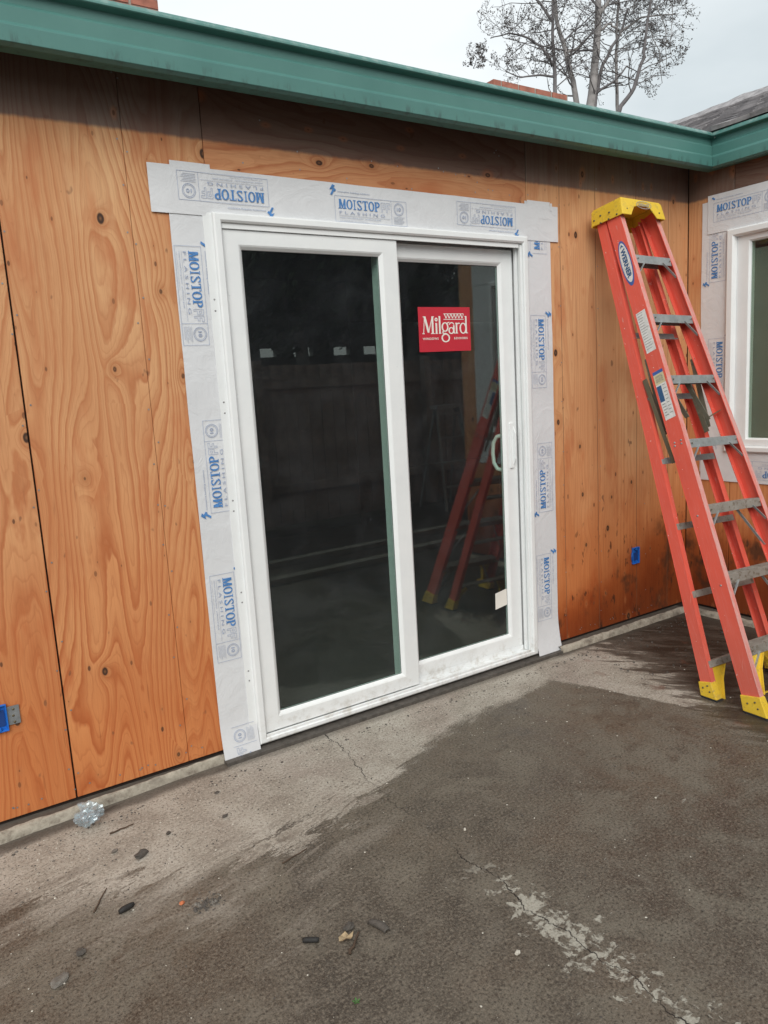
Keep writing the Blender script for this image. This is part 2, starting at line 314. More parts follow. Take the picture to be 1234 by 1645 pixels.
def make_white():
    g = NG('white_vinyl'); P = g.pos(); x, y, z = g.sep(P); n = g.noise(P, 7, 5, 0.65); n2 = g.noise(P, 60, 3, 0.6)
    c = g.ramp(n, [(0.3, (0.76, 0.785, 0.79)), (0.7, (0.82, 0.84, 0.84))])
    d = g.math('MULTIPLY', g.step(z, 0.05, 0.16, 0.55, 0.0), g.step(g.noise(P, 20, 5, 0.7), 0.45, 0.7))
    c = g.mix(d, c, (0.42, 0.38, 0.32)); c = g.mix(g.step(n2, 0.70, 0.78, 0, 0.35), c, (0.45, 0.44, 0.42))
    g.bsdf(c, 0.38, 0, g.bump(n, 0.04, 0.01), 0.5); M['white_vinyl'] = g.m
make_white()
def make_paper():
    g = NG('flashing_paper'); P = g.pos(); n = g.noise(P, 3.0, 5, 0.6); cr = g.noise(P, 9.0, 5, 0.6, 1.5)
    c = g.ramp(n, [(0.3, (0.635, 0.65, 0.67)), (0.7, (0.71, 0.725, 0.745))])
    b = g.bsdf(c, 0.45, 0, g.bump(cr, 0.30, 0.014), 0.4); M['flashing_paper'] = g.m
make_paper()
simple('print_blue', (0.075, 0.22, 0.50), 0.6, var=0.25, scale=90)
simple('print_pale', (0.33, 0.39, 0.53), 0.6, var=0.15, scale=60)
simple('print_faint', (0.46, 0.50, 0.59), 0.6, var=0.1, scale=60)
def make_glass(name, tint, k):
    g = NG(name); fr = g.n('ShaderNodeFresnel'); bf = g.n('ShaderNodeNewGeometry').outputs['Backfacing']; g.put(fr.inputs['IOR'], g.math('MULTIPLY_ADD', bf, 0.66667-1.5, 1.5))
    f = g.math('MULTIPLY', fr.outputs[0], k, clamp=True)
    tr = g.n('ShaderNodeBsdfTransparent'); tr.inputs[0].default_value = (*tint, 1)
    gl = g.n('ShaderNodeBsdfGlossy'); gl.inputs['Color'].default_value = (0.93, 0.97, 0.96, 1); gl.inputs['Roughness'].default_value = 0.0
    P = g.pos(); sm = g.noise(P, 5.0, 5, 0.65, 0.8); df = g.n('ShaderNodeBsdfDiffuse'); df.inputs[0].default_value = (0.50, 0.50, 0.57, 1)
    sp = g.noise(P, 150, 2, 0.6)
    m1 = g.n('ShaderNodeMixShader'); g.put(m1.inputs[0], f); g.t.links.new(tr.outputs[0], m1.inputs[1]); g.t.links.new(gl.outputs[0], m1.inputs[2])
    m2 = g.n('ShaderNodeMixShader'); g.put(m2.inputs[0], g.math('ADD', g.step(sm, 0.35, 0.8, 0.010, 0.026), g.step(sp, 0.70, 0.78, 0.0, 0.10)))
    g.t.links.new(m1.outputs[0], m2.inputs[1]); g.t.links.new(df.outputs[0], m2.inputs[2]); g.t.links.new(m2.outputs[0], g.out.inputs['Surface']); M[name] = g.m
make_glass('door_glass', (0.84, 0.935, 0.895), 1.45)
make_glass('window_glass', (0.80, 0.865, 0.815), 1.3)
simple('gasket_black', (0.03, 0.032, 0.033), 0.6)
def make_fibre(name, col, scuff):
    g = NG(name); P = g.obj(); x, y, z = g.sep(P)
    fib = g.noise(g.comb(g.math('MULTIPLY', x, 90.0), g.math('MULTIPLY', y, 260.0), g.math('MULTIPLY', z, 9.0)), 1.0, 4, 0.6)
    n = g.noise(P, 2.6, 5, 0.6); sc_ = g.noise(g.comb(g.math('MULTIPLY', x, 40.0), g.math('MULTIPLY', y, 40.0), g.math('MULTIPLY', z, 12.0)), 1.0, 5, 0.72)
    c = g.ramp(n, [(0.3, tuple(k*0.86 for k in col)), (0.7, col)])
    c = g.mix(g.step(fib, 0.45, 0.75, 0, 0.25), c, tuple(min(1, k*0.6+0.22) for k in col))
    c = g.mix(g.step(sc_, 0.63, 0.72, 0, 0.55), c, (0.62, 0.42, 0.38))
    scr = g.noise(g.comb(g.math('MULTIPLY', x, 10.0), g.math('MULTIPLY', g.math('ADD', y, g.math('MULTIPLY', z, 0.35)), 130.0), g.math('MULTIPLY', z, 5.0)), 1.0, 4, 0.7)
    c = g.mix(g.step(scr, 0.66, 0.72, 0, 0.55), c, (0.80, 0.52, 0.46)); spk = g.noise(P, 85, 2, 0.5); c = g.mix(g.step(spk, 0.735, 0.76, 0, 0.9), c, (0.75, 0.72, 0.68)); c = g.mix(g.step(z, 0.6, 0.1, 0, 0.22), c, (0.36, 0.20, 0.15))
    fw = g.math('MULTIPLY', g.step(y, 0.0006, 0.0002), g.step(sc_, 0.35, 0.6, 0.35, 0.8))
    c = g.mix(fw, c, (0.62, 0.40, 0.37))
    c = g.mix(g.step(sc_, 0.30, 0.22, 0, 0.5), c, (0.22, 0.07, 0.05))
    g.bsdf(c, 0.5, 0, g.bump(fib, 0.15, 0.002), 0.35); M[name] = g.m
make_fibre('ladder_red', (0.80, 0.120, 0.078), 1)
def make_yellow():
    g = NG('yellow_plastic'); P = g.obj(); n = g.noise(P, 9, 5, 0.65); n2 = g.noise(P, 70, 3, 0.6)
    c = g.ramp(n, [(0.3, (0.70, 0.45, 0.03)), (0.7, (0.80, 0.55, 0.05))]); c = g.mix(g.step(n2, 0.60, 0.74, 0, 0.7), c, (0.28, 0.2, 0.08)); n3 = g.noise(P, 26, 5, 0.7); c = g.mix(g.step(n3, 0.52, 0.68, 0, 0.5), c, (0.42, 0.30, 0.09))
    g.bsdf(c, 0.5, 0, g.bump(n, 0.1, 0.003), 0.4); M['yellow_plastic'] = g.m
make_yellow()
def make_alu(name, c0, c1, dirt):
    g = NG(name); P = g.obj(); n = g.noise(P, 16, 5, 0.7); n2 = g.noise(P, 45, 4, 0.65)
    c = g.ramp(n, [(0.3, c0), (0.7, c1)]); c = g.mix(g.step(n2, 0.5, 0.68, 0, dirt), c, (0.16, 0.115, 0.075))
    g.bsdf(c, 0.48, 0.35, g.bump(n2, 0.15, 0.002)); M[name] = g.m
make_alu('aluminium', (0.30, 0.33, 0.34), (0.44, 0.46, 0.46), 0.25)
make_alu('aluminium_muddy', (0.27, 0.25, 0.22), (0.42, 0.40, 0.36), 0.75)
make_alu('spreader_steel', (0.13, 0.13, 0.095), (0.22, 0.22, 0.17), 0.5)
simple('label_white', (0.70, 0.70, 0.68), 0.5, var=0.15, scale=60)
simple('label_blue', (0.05, 0.12, 0.38), 0.5)
simple('label_grey', (0.30, 0.30, 0.30), 0.5, var=0.3, scale=90)
simple('label_navy', (0.03, 0.10, 0.22), 0.5)
simple('label_cream', (0.60, 0.54, 0.34), 0.5)
simple('rubber_black', (0.018, 0.018, 0.018), 0.8)
simple('rivet_dark', (0.12, 0.10, 0.06), 0.5)
simple('sticker_red', (0.52, 0.026, 0.045), 0.4, var=0.06)
simple('sticker_white', (0.78, 0.76, 0.70), 0.5, var=0.04)
simple('box_blue', (0.012, 0.14, 0.55), 0.45, var=0.1)
simple('shade_blue', (0.006, 0.045, 0.20), 0.6)
simple('galvanized', (0.28, 0.30, 0.31), 0.45, 0.5, var=0.2, scale=30)
simple('shadow_gap', (0.03, 0.02, 0.016), 0.9)
def make_ledge():
    g = NG('mortar_lip'); P = g.pos(); x, y, z = g.sep(P); n = g.noise(P, 28, 6, 0.7); n2 = g.noise(P, 6, 4, 0.6)
    c = g.ramp(n, [(0.3, (0.17, 0.14, 0.11)), (0.5, (0.36, 0.325, 0.265)), (0.75, (0.50, 0.46, 0.38))])
    c = g.mix(g.step(n2, 0.5, 0.7, 0, 0.7), c, (0.12, 0.098, 0.078))
    vc = g.n('ShaderNodeAttribute', attribute_name='dirt'); c = g.mix(g.math('MULTIPLY', g.step(g.math('ADD', vc.outputs['Fac'], g.math('MULTIPLY', g.math('SUBTRACT', n, 0.5), 0.9)), 0.3, 0.6), 0.9), c, (0.075, 0.06, 0.048))
    g.bsdf(c, 0.9, 0, g.bump(n, 0.9, 0.008)); M['mortar_lip'] = g.m
make_ledge()
simple('shingle_grey', (0.20, 0.19, 0.195), 0.9, var=0.4, scale=14, bumps=0.5)
simple('shingle_pale', (0.30, 0.285, 0.29), 0.9, var=0.4, scale=14, bumps=0.5)
simple('brick_red', (0.33, 0.125, 0.085), 0.85, var=0.35, scale=12, bumps=0.4)
simple('mortar', (0.36, 0.33, 0.29), 0.9)
simple('bark', (0.30, 0.285, 0.28), 0.9, var=0.35, scale=3)
simple('bark_dark', (0.16, 0.15, 0.155), 0.9, var=0.3, scale=3)
simple('dead_leaf', (0.115, 0.105, 0.10), 0.9, var=0.4, scale=3)
simple('hedge_leaf', (0.035, 0.055, 0.025), 0.6, var=0.5, scale=2)
simple('fence_board', (0.32, 0.26, 0.235), 0.85, var=0.5, scale=4, bumps=0.3)
simple('neighbour_wall', (0.20, 0.205, 0.20), 0.85)
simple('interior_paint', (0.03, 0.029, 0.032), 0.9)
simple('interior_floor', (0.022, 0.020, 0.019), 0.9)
simple('blind_grey', (0.25, 0.265, 0.25), 0.9, var=0.05)
simple('soil', (0.085, 0.068, 0.048), 0.95, var=0.4, scale=1.5, bumps=0.6)
simple('stone_dark', (0.085, 0.075, 0.065), 0.8, var=0.35, scale=40, bumps=0.5)
simple('stone_grey', (0.17, 0.155, 0.135), 0.85, var=0.3, scale=40, bumps=0.5)
simple('stone_white', (0.55, 0.52, 0.45), 0.8, var=0.2, scale=40)
simple('rubber_chunk', (0.02, 0.019, 0.018), 0.7, var=0.3, scale=40)
simple('twig_brown', (0.085, 0.055, 0.036), 0.9, var=0.35, scale=40)
simple('dry_leaf', (0.36, 0.27, 0.16), 0.8, var=0.3, scale=60)
simple('orange_bit', (0.55, 0.17, 0.07), 0.8)
simple('green_sprout', (0.06, 0.16, 0.035), 0.7)
simple('curb_stone', (0.22, 0.20, 0.165), 0.9, var=0.3, scale=5)
def make_clear():
    g = NG('clear_plastic'); gl = g.n('ShaderNodeBsdfGlossy'); gl.inputs['Color'].default_value = (0.85, 0.95, 1, 1); gl.inputs['Roughness'].default_value = 0.12
    tr = g.n('ShaderNodeBsdfTransparent'); tr.inputs[0].default_value = (0.88, 0.94, 0.96, 1)
    df = g.n('ShaderNodeBsdfDiffuse'); df.inputs[0].default_value = (0.42, 0.50, 0.55, 1)
    fr = g.n('ShaderNodeFresnel'); bf = g.n('ShaderNodeNewGeometry').outputs['Backfacing']; g.put(fr.inputs['IOR'], g.math('MULTIPLY_ADD', bf, 0.66667-1.5, 1.5))
    m = g.n('ShaderNodeMixShader'); g.put(m.inputs[0], g.math('MULTIPLY_ADD', fr.outputs[0], 0.9, 0.12, clamp=True)); g.t.links.new(tr.outputs[0], m.inputs[1]); g.t.links.new(gl.outputs[0], m.inputs[2])
    m2 = g.n('ShaderNodeMixShader'); m2.inputs[0].default_value = 0.28; g.t.links.new(m.outputs[0], m2.inputs[1]); g.t.links.new(df.outputs[0], m2.inputs[2])
    g.t.links.new(m2.outputs[0], g.out.inputs['Surface']); M['clear_plastic'] = g.m
make_clear()

# ---------------------------------------------------------------- mesh helpers
class MB:
    def __init__(s): s.v = []; s.f = []; s.mi = []; s.sm = []
    def add(s, vs, fs, m=0, smooth=False, T=None):
        b = len(s.v)
        s.v += [tuple(T @ Vector(v)) if T is not None else tuple(v) for v in vs]
        s.f += [tuple(b+i for i in f) for f in fs]; s.mi += [m]*len(fs); s.sm += [smooth]*len(fs)
        return s
    def box(s, a, b, m=0, T=None):
        x0, x1 = sorted((a[0], b[0])); y0, y1 = sorted((a[1], b[1])); z0, z1 = sorted((a[2], b[2]))
        vs = [(x0,y0,z0),(x1,y0,z0),(x1,y1,z0),(x0,y1,z0),(x0,y0,z1),(x1,y0,z1),(x1,y1,z1),(x0,y1,z1)]
        return s.add(vs, [(0,3,2,1),(4,5,6,7),(0,1,5,4),(1,2,6,5),(2,3,7,6),(3,0,4,7)], m, False, T)
    def hexa(s, lo, hi, m=0, T=None):           # two rings of four points
        return s.add(list(lo)+list(hi), [(0,3,2,1),(4,5,6,7),(0,1,5,4),(1,2,6,5),(2,3,7,6),(3,0,4,7)], m, False, T)
    def prism(s, poly, fn, d0, d1, m=0, T=None):   # poly: 2D list; fn(a,b,d)->3D
        n = len(poly); vs = [fn(a, b, d0) for a, b in poly] + [fn(a, b, d1) for a, b in poly]
        fs = [tuple(range(n-1, -1, -1)), tuple(range(n, 2*n))] + [(i, (i+1) % n, n+(i+1) % n, n+i) for i in range(n)]
        return s.add(vs, fs, m, False, T)
    def tube(s, pts, rads, n=8, m=0, caps=True, T=None):
        pts = [Vector(p) for p in pts]; vs = []; fs = []
        if not isinstance(rads, (list, tuple)): rads = [rads]*len(pts)
        prev = None
        for i, p in enumerate(pts):
            d = (pts[min(i+1, len(pts)-1)] - pts[max(i-1, 0)]).normalized()
            a = Vector((0, 0, 1)) if abs(d.z) < 0.9 else Vector((1, 0, 0))
            if prev is not None: a = prev
            u = (a - d*a.dot(d)).normalized(); w = d.cross(u); prev = u
            for k in range(n):
                t = 2*math.pi*k/n; vs.append(p + (u*math.cos(t) + w*math.sin(t))*rads[i])
        for i in range(len(pts)-1):
            for k in range(n):
                fs.append((i*n+k, i*n+(k+1) % n, (i+1)*n+(k+1) % n, (i+1)*n+k))
        if caps: fs += [tuple(range(n-1, -1, -1)), tuple(range((len(pts)-1)*n, len(pts)*n))]
        return s.add(vs, fs, m, True, T)
    def bar(s, p, q, w, t, m=0, up=(0, 0, 1), T=None):    # flat bar from p to q, width w across, thickness t
        p, q = Vector(p), Vector(q); d = (q-p).normalized(); a = Vector(up)
        u = (a - d*a.dot(d)); u = u.normalized() if u.length > 1e-4 else Vector((1, 0, 0)); k = d.cross(u)
        c = lambda o: [o - u*w/2 - k*t/2, o + u*w/2 - k*t/2, o + u*w/2 + k*t/2, o - u*w/2 + k*t/2]
        return s.hexa(c(p), c(q), m, T)
    def build(s, name, mats, parent=None, bevel=0.0, world=None, seg=2):
        me = bpy.data.meshes.new(name); me.from_pydata(s.v, [], s.f)
        mats = mats if isinstance(mats, (list, tuple)) else [mats]
        for k in mats: me.materials.append(M[k] if isinstance(k, str) else k)
        for p, i, q in zip(me.polygons, s.mi, s.sm): p.material_index = i; p.use_smooth = q
        me.update(); o = bpy.data.objects.new(name, me); COL.objects.link(o)
        if parent is not None: o.parent = parent
        if bevel:
            b = o.modifiers.new('bevel', 'BEVEL'); b.width = bevel; b.segments = seg; b.limit_method = 'ANGLE'; b.angle_limit = math.radians(40); b.harden_normals = False
        return o
def tag(o, label=None, cat=None, group=None, kind=None):
    if label: o['label'] = label
    if cat: o['category'] = cat
    if group: o['group'] = group
    if kind: o['kind'] = kind
    return o
def thing(name, label, cat, loc=(0, 0, 0), group=None):
    o = bpy.data.objects.new(name, None); COL.objects.link(o); o.location = loc; o.empty_display_size = 0.1
    return tag(o, label, cat, group)
def smooth_deform(o, fn):
    for v in o.data.vertices: v.co = fn(v.co)
def copy_tree(o, parent=None):
    c = o.copy(); COL.objects.link(c); c.parent = parent
    for ch in list(o.children): copy_tree(ch, c)
    return c
def grid_sheet(x0, x1, z0, z1, nx, nz, fn, thick=0.0008):
    b = MB(); vs = []; fs = []
    for j in range(nz+1):
        for i in range(nx+1): vs.append(fn(x0+(x1-x0)*i/nx, z0+(z1-z0)*j/nz))
    for j in range(nz):
        for i in range(nx):
            a = j*(nx+1)+i; fs.append((a, a+1, a+nx+2, a+nx+1))
    b.add(vs, fs, 0, True); return b

# ---------------------------------------------------------------- lettering
def glyph_text(txt, bold=0.0, spacing=1.0):
    cu = bpy.data.curves.new('t', 'FONT'); cu.body = txt; cu.size = 1.0; cu.offset = bold; cu.space_character = spacing; cu.resolution_u = 3; cu.fill_mode = 'FRONT'
    o = bpy.data.objects.new('t', cu); COL.objects.link(o)
    me = bpy.data.meshes.new_from_object(o.evaluated_get(bpy.context.evaluated_depsgraph_get()))
    vs = [tuple(v.co) for v in me.vertices]; fs = [tuple(p.vertices) for p in me.polygons]
    bpy.data.objects.remove(o); bpy.data.curves.remove(cu); bpy.data.meshes.remove(me)
    if not vs: return [], []
    x0 = min(v[0] for v in vs); x1 = max(v[0] for v in vs); y0 = min(v[1] for v in vs); y1 = max(v[1] for v in vs)
    return [((v[0]-x0)/(x1-x0), (v[1]-y0)/(y1-y0)) for v in vs], fs      # normalised to a unit box
class Flat:      # 2D drawing, later mapped onto a surface
    def __init__(s): s.v = []; s.f = []; s.m = []; s.k = []; s.c = 0
    def add(s, vs, fs, m=0):
        b = len(s.v); s.c += 1; s.k += [s.c]*len(vs); s.v += [(v[0], v[1]) for v in vs]; s.f += [tuple(b+i for i in f) for f in fs]; s.m += [m]*len(fs)
    def line(s, x0, y0, x1, y1, w, m=0):
        dx, dy = x1-x0, y1-y0; L = math.hypot(dx, dy) or 1; nx, ny = -dy/L*w/2, dx/L*w/2
        s.add([(x0-nx, y0-ny), (x1-nx, y1-ny), (x1+nx, y1+ny), (x0+nx, y0+ny)], [(0, 1, 2, 3)], m)
    def rect(s, x0, y0, x1, y1, m=0): s.add([(x0, y0), (x1, y0), (x1, y1), (x0, y1)], [(0, 1, 2, 3)], m)
    def frame(s, x0, y0, x1, y1, w, m=0):
        s.rect(x0, y0, x1, y0+w, m); s.rect(x0, y1-w, x1, y1, m); s.rect(x0, y0+w, x0+w, y1-w, m); s.rect(x1-w, y0+w, x1, y1-w, m)
    def arc(s, cx, cy, rx, ry, a0, a1, wt, m=0, n=12, wside=None):  # stroke; wside = width where the stroke runs vertically
        ws = wt if wside is None else wside; P = []
        for i in range(n+1):
            a = math.radians(a0+(a1-a0)*i/n); c, q = math.cos(a), math.sin(a); w = wt + (ws-wt)*abs(c)
            P.append(((cx+(rx-w/2)*c, cy+(ry-w/2)*q), (cx+(rx+w/2)*c, cy+(ry+w/2)*q)))
        vs = [p for pr in P for p in pr]
        s.add(vs, [(2*i, 2*i+1, 2*i+3, 2*i+2) for i in range(n)], m)
    def poly(s, pts, m=0): s.add(pts, [tuple(range(len(pts)))], m)
    def text(s, txt, x0, y0, x1, y1, m=0, bold=0.0, spacing=1.0):
        vs, fs = glyph_text(txt, bold, spacing); s.add([(x0+(x1-x0)*a, y0+(y1-y0)*b) for a, b in vs], fs, m)
    def slab(s, ch, x, y, w, h, m=0):
        t = 0.27*w; q = 0.075*h; X = lambda a: x+a*w; Y = lambda b: y+b*h
        if ch == 'M':
            s.rect(X(.06), Y(0), X(.06)+t*.75, Y(1), m); s.rect(X(.94)-t*.85, Y(0), X(.94), Y(1), m)
            s.poly([(X(.06), Y(1)), (X(.34), Y(1)), (X(.56), Y(.25)), (X(.44), Y(.02))], m); s.line(X(.50), Y(.05), X(.80), Y(1), t*.4, m)
            s.rect(X(-.04), Y(0), X(.42), Y(0)+q, m); s.rect(X(.55), Y(0), X(1.04), Y(0)+q, m)
        elif ch == 'O': s.arc(X(.5), Y(.5), w*.42, h*.5-q*.5, 0, 360, q*1.1, m, 24, t)
        elif ch == 'I': s.rect(X(.5)-t/2, Y(0), X(.5)+t/2, Y(1), m); s.rect(X(.12), Y(0), X(.88), Y(0)+q, m); s.rect(X(.12), Y(1)-q, X(.88), Y(1), m)
        elif ch == 'T': s.rect(X(.5)-t/2, Y(0), X(.5)+t/2, Y(1), m); s.rect(X(.2), Y(0), X(.8), Y(0)+q, m); s.rect(X(.0), Y(1)-q, X(1), Y(1), m); s.rect(X(0), Y(.76), X(.1), Y(1)-q, m); s.rect(X(.9), Y(.76), X(1), Y(1)-q, m)
        elif ch == 'P': s.rect(X(.1), Y(0), X(.1)+t, Y(1), m); s.rect(X(-.02), Y(0), X(.52), Y(0)+q, m); s.rect(X(-.02), Y(1)-q, X(.1), Y(1), m); s.arc(X(.42), Y(.73), w*.42, h*.25, 90, -90, q*1.1, m, 12, t); s.rect(X(.1)+t, Y(.93), X(.42), Y(1), m); s.rect(X(.1)+t, Y(.44), X(.42), Y(.52), m)
        elif ch == 'S':
            s.arc(X(.5), Y(.735), w*.38, h*.235, 30, 180, q*1.1, m, 10, t); s.arc(X(.5), Y(.265), w*.38, h*.235, 0, -150, q*1.1, m, 10, t)
            s.line(X(.16), Y(.70), X(.84), Y(.30), t*.85, m); s.rect(X(.82), Y(.70), X(.9), Y(1), m); s.rect(X(.1), Y(0), X(.18), Y(.3), m)
    def emit(s, mb, fn, mmap=lambda i: i, flip=False, nrm=(0, -1, 0)):      # every stroke lies a hair above the one before, so none are coplanar
        N_ = Vector(nrm); vs = [Vector(fn(a, b)) + N_*(5e-6*(k % 90)) for (a, b), k in zip(s.v, s.k)]; fs = [tuple(reversed(f)) for f in s.f] if flip else s.f
        b = len(mb.v); mb.v += [tuple(v) for v in vs]; mb.f += [tuple(b+i for i in f) for f in fs]; mb.mi += [mmap(k) for k in s.m]; mb.sm += [False]*len(fs)
def print_block():       # the repeated flashing print; unit: metres, origin at lower-left of its box, 0.345 x 0.10
    F = Flat(); W, H = 0.345, 0.098
    F.frame(0, 0, W, H, 0.0013, 1); F.rect(0.268, 0, 0.2692, H, 1)
    x = 0.018
    for ch, w in zip('MOISTOP', (0.034, 0.026, 0.016, 0.024, 0.026, 0.026, 0.026)):
        F.slab(ch, x, 0.050, w, 0.036, 0); x += w+0.0028
    for k, ch in enumerate('PF'):            # outlined letters
        X = x+0.003+k*0.024
        for (a, b, c, d) in [(0, 0, 0, 36), (0, 36, 19, 36), (6, 0, 6, 13), (0, 0, 6, 0), (6, 13, 16, 13) if ch == 'F' else (6, 13, 19, 13), (19, 36, 19, 28) if ch == 'F' else (19, 36, 19, 13), (6, 28, 19, 28) if ch == 'F' else (7, 29, 13, 29), (16, 13, 16, 20) if ch == 'F' else (13, 29, 13, 20), (6, 20, 16, 20) if ch == 'F' else (7, 20, 13, 20), (6, 20, 6, 28)]:
            F.line(X+a/1000, 0.050+b/1000, X+c/1000, 0.050+d/1000, 0.0013, 1)
    F.text('F L A S H I N G', 0.020, 0.030, 0.235, 0.041, 2 if False else 1, 0.0, 1.0)
    F.rect(0.018, 0.024, 0.262, 0.0252, 2)
    F.text('moisture control flashing system', 0.02, 0.013, 0.13, 0.0195, 1); F.text('professional grade', 0.14, 0.013, 0.215, 0.0195, 1)
    F.text('self sealing barrier membrane', 0.02, 0.004, 0.15, 0.009, 2)
    F.arc(0.306, 0.066, 0.024, 0.024, 0, 360, 0.0018, 1, 28); F.arc(0.306, 0.066, 0.0195, 0.0195, 0, 360, 0.0012, 1, 24)
    F.text('10', 0.296, 0.059, 0.316, 0.073, 1, 0.02)
    for k in range(6): F.rect(0.278, 0.034-k*0.0052, 0.334-(k % 3)*0.005, 0.0355-k*0.0052, 2)
    # mark and strapline above the box
    F.poly([(-0.020, 0.118), (-0.006, 0.138), (0.006, 0.134), (-0.004, 0.124)], 0); F.poly([(-0.018, 0.100), (-0.004, 0.122), (0.002, 0.116), (-0.010, 0.098)], 0)
    F.poly([(-0.012, 0.124), (0.004, 0.112), (0.010, 0.118), (-0.004, 0.130)], 0)
    F.text('innovative building solutions', 0.016, 0.109, 0.165, 0.116, 1, 0.01)
    return F
PB = print_block()
def put_print(parent, fn, cut=None, nrm=(0, -1, 0)):
    mb = MB(); F = PB
    if cut:                                          # keep only faces inside the sheet
        G = Flat(); G.v = F.v; G.k = F.k
        for f, m in zip(F.f, F.m):
            if all(cut(*F.v[i]) for i in f): G.f.append(f); G.m.append(m)
        F = G
    F.emit(mb, fn, nrm=nrm)
    return mb.build('printed_block', ['print_blue', 'print_pale', 'print_faint'], parent)
# ================================================================ SETTING
WX = 2.775                                  # face of the right wing wall
FRONT = -0.0
def sheet_obj(name, x0, x1, y0, y1, z, mat, nx=1, ny=1):
    b = MB(); vs = [(x0+(x1-x0)*i/nx, y0+(y1-y0)*j/ny, z) for j in range(ny+1) for i in range(nx+1)]
    b.add(vs, [(j*(nx+1)+i, j*(nx+1)+i+1, (j+1)*(nx+1)+i+1, (j+1)*(nx+1)+i) for j in range(ny) for i in range(nx)])
    return b.build(name, mat)
tag(sheet_obj('ground', -600, 600, -600, 600, -0.06, 'soil'), kind='structure')
pb = MB(); pb.box((-5.2, -4.35, -0.12), (7.5, 0.12, 0.0)); tag(pb.build('patio', 'concrete_slab'), kind='structure')

# ---------------------------------------------------------------- house
house = thing('house', 'low house being re-sided in bare orange plywood under green gutters, around a concrete patio corner', 'house', (0, 0, 0))
def panel(x0, x1, z0, z1, mat, y=0.0, t=0.014, label=None, holes=None):
    b = MB(); b.box((x0, y, z0), (x1, y+t, z1)); o = b.build('plywood_panel', mat, house, bevel=0.0015, seg=1)
    if label: o['label'] = label
    return o
ZB, ZT = 0.046, 2.56
panel(-4.35, -3.137, ZB, ZT, 'plywood_left'); panel(-3.132, -1.916, ZB, ZT, 'plywood_mid')
panel(-1.911, -0.6955, ZB, ZT, 'plywood_left'); panel(-0.6895, -0.286, ZB, ZT, 'plywood_mid', label='plywood panel left of the door with swirling grain')
panel(-0.2845, -0.006, ZB, ZT, 'plywood_mid', y=0.0004)
panel(-0.0035, 1.5520, 2.062, ZT, 'plywood_header', y=0.001, label='plywood header panel with level grain above the door')
gx = [1.5545, 1.769, 2.02, 2.33, 2.60, 2.772]
panel(gx[0], gx[-1], ZB, ZT, 'plywood_right', label='straight grained plywood panel, rain stained at its foot')
# right wing wall (faces -x)
def wpanel(y0, y1, z0, z1, mat):
    b = MB(); b.box((WX, y0, z0), (WX+0.014, y1, z1)); return b.build('plywood_panel', mat, house, bevel=0.0015, seg=1)
ZTW = 2.50
wpanel(-0.2695, -0.002, ZB, ZTW, 'plywood_wing'); wpanel(-1.50, -0.2730, 2.085, ZTW, 'plywood_wing_header')
wpanel(-1.50, -0.2730, ZB, 0.985, 'plywood_wing'); wpanel(-1.89, -1.504, ZB, ZTW, 'plywood_wing')
b = MB(); b.box((WX, -1.906, ZB), (10.5, -1.892, ZTW)); b.build('plywood_panel', 'plywood_mid', house)
# sheathing behind so that the seams read dark
b = MB()
for a in [((-4.35, 0.016, 0.0), (-0.01, 0.10, 2.6)), ((1.546, 0.016, 0.0), (2.92, 0.10, 2.6)), ((-0.01, 0.016, 2.065), (1.546, 0.10, 2.6)),
          ((WX+0.016, -0.26, 0.0), (WX+0.11, 0.016, 2.43)), ((WX+0.016, -1.89, 0.0), (WX+0.11, -1.545, 2.43)), ((WX+0.016, -1.545, 0.0), (WX+0.11, -0.26, 0.965)), ((WX+0.016, -1.545, 2.10), (WX+0.11, -0.26, 2.43))]:
    b.box(*a)
b.build('framing', 'shadow_gap', house)
b = MB()
b.box((-4.36, 0.0, 0), (-4.26, 8.0, 2.6)); b.box((-4.36, 8.0, 0), (10.5, 8.1, 2.6)); b.box((10.4, -1.89, 0), (10.5, 8.0, 2.6)); b.build('wall', 'neighbour_wall', house)
# interior rooms seen through the glass
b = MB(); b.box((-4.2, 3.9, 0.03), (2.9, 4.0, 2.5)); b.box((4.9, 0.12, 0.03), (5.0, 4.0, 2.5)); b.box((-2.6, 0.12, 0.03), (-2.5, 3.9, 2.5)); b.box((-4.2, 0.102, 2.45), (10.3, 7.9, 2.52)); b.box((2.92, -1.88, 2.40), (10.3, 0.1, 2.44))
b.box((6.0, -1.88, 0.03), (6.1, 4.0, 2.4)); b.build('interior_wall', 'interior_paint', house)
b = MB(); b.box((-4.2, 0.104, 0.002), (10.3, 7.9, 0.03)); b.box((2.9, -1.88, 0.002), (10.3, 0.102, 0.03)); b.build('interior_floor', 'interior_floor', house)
# nail heads and staples
b = MB(); rn = random.Random(3)
def nail(x, y, z, ax):
    r = 0.0032
    T = Matrix.Translation((x, y, z)) @ (Matrix.Rotation(math.pi/2, 4, 'X') if ax == 'y' else Matrix.Rotation(-math.pi/2, 4, 'Y'))
    b.add([(r*math.cos(t*math.pi/3), r*math.sin(t*math.pi/3), 0.0) for t in range(6)], [tuple(range(6))], 0, False, T)
for xx in (-1.905, -0.705, -0.68, -0.30, -0.275, 1.565, 1.765, 2.035, 2.40, 2.74):
    z = 0.10 + rn.random()*0.1
    while z < 2.5:
        nail(xx+rn.uniform(-.006, .006), -0.0015, z, 'y'); z += rn.uniform(0.14, 0.30)
for k in range(26): nail(rn.uniform(-1.4, -0.2), -0.0015, 0.075+rn.uniform(0, .012), 'y')
for k in range(20): nail(rn.uniform(0.0, 1.55), -0.0008, rn.choice((2.24, 2.42, 2.30))+rn.uniform(-.02, .02), 'y')
for k in range(16): nail(rn.uniform(1.72, 2.7), -0.0015, 0.075+rn.uniform(0, .012), 'y')
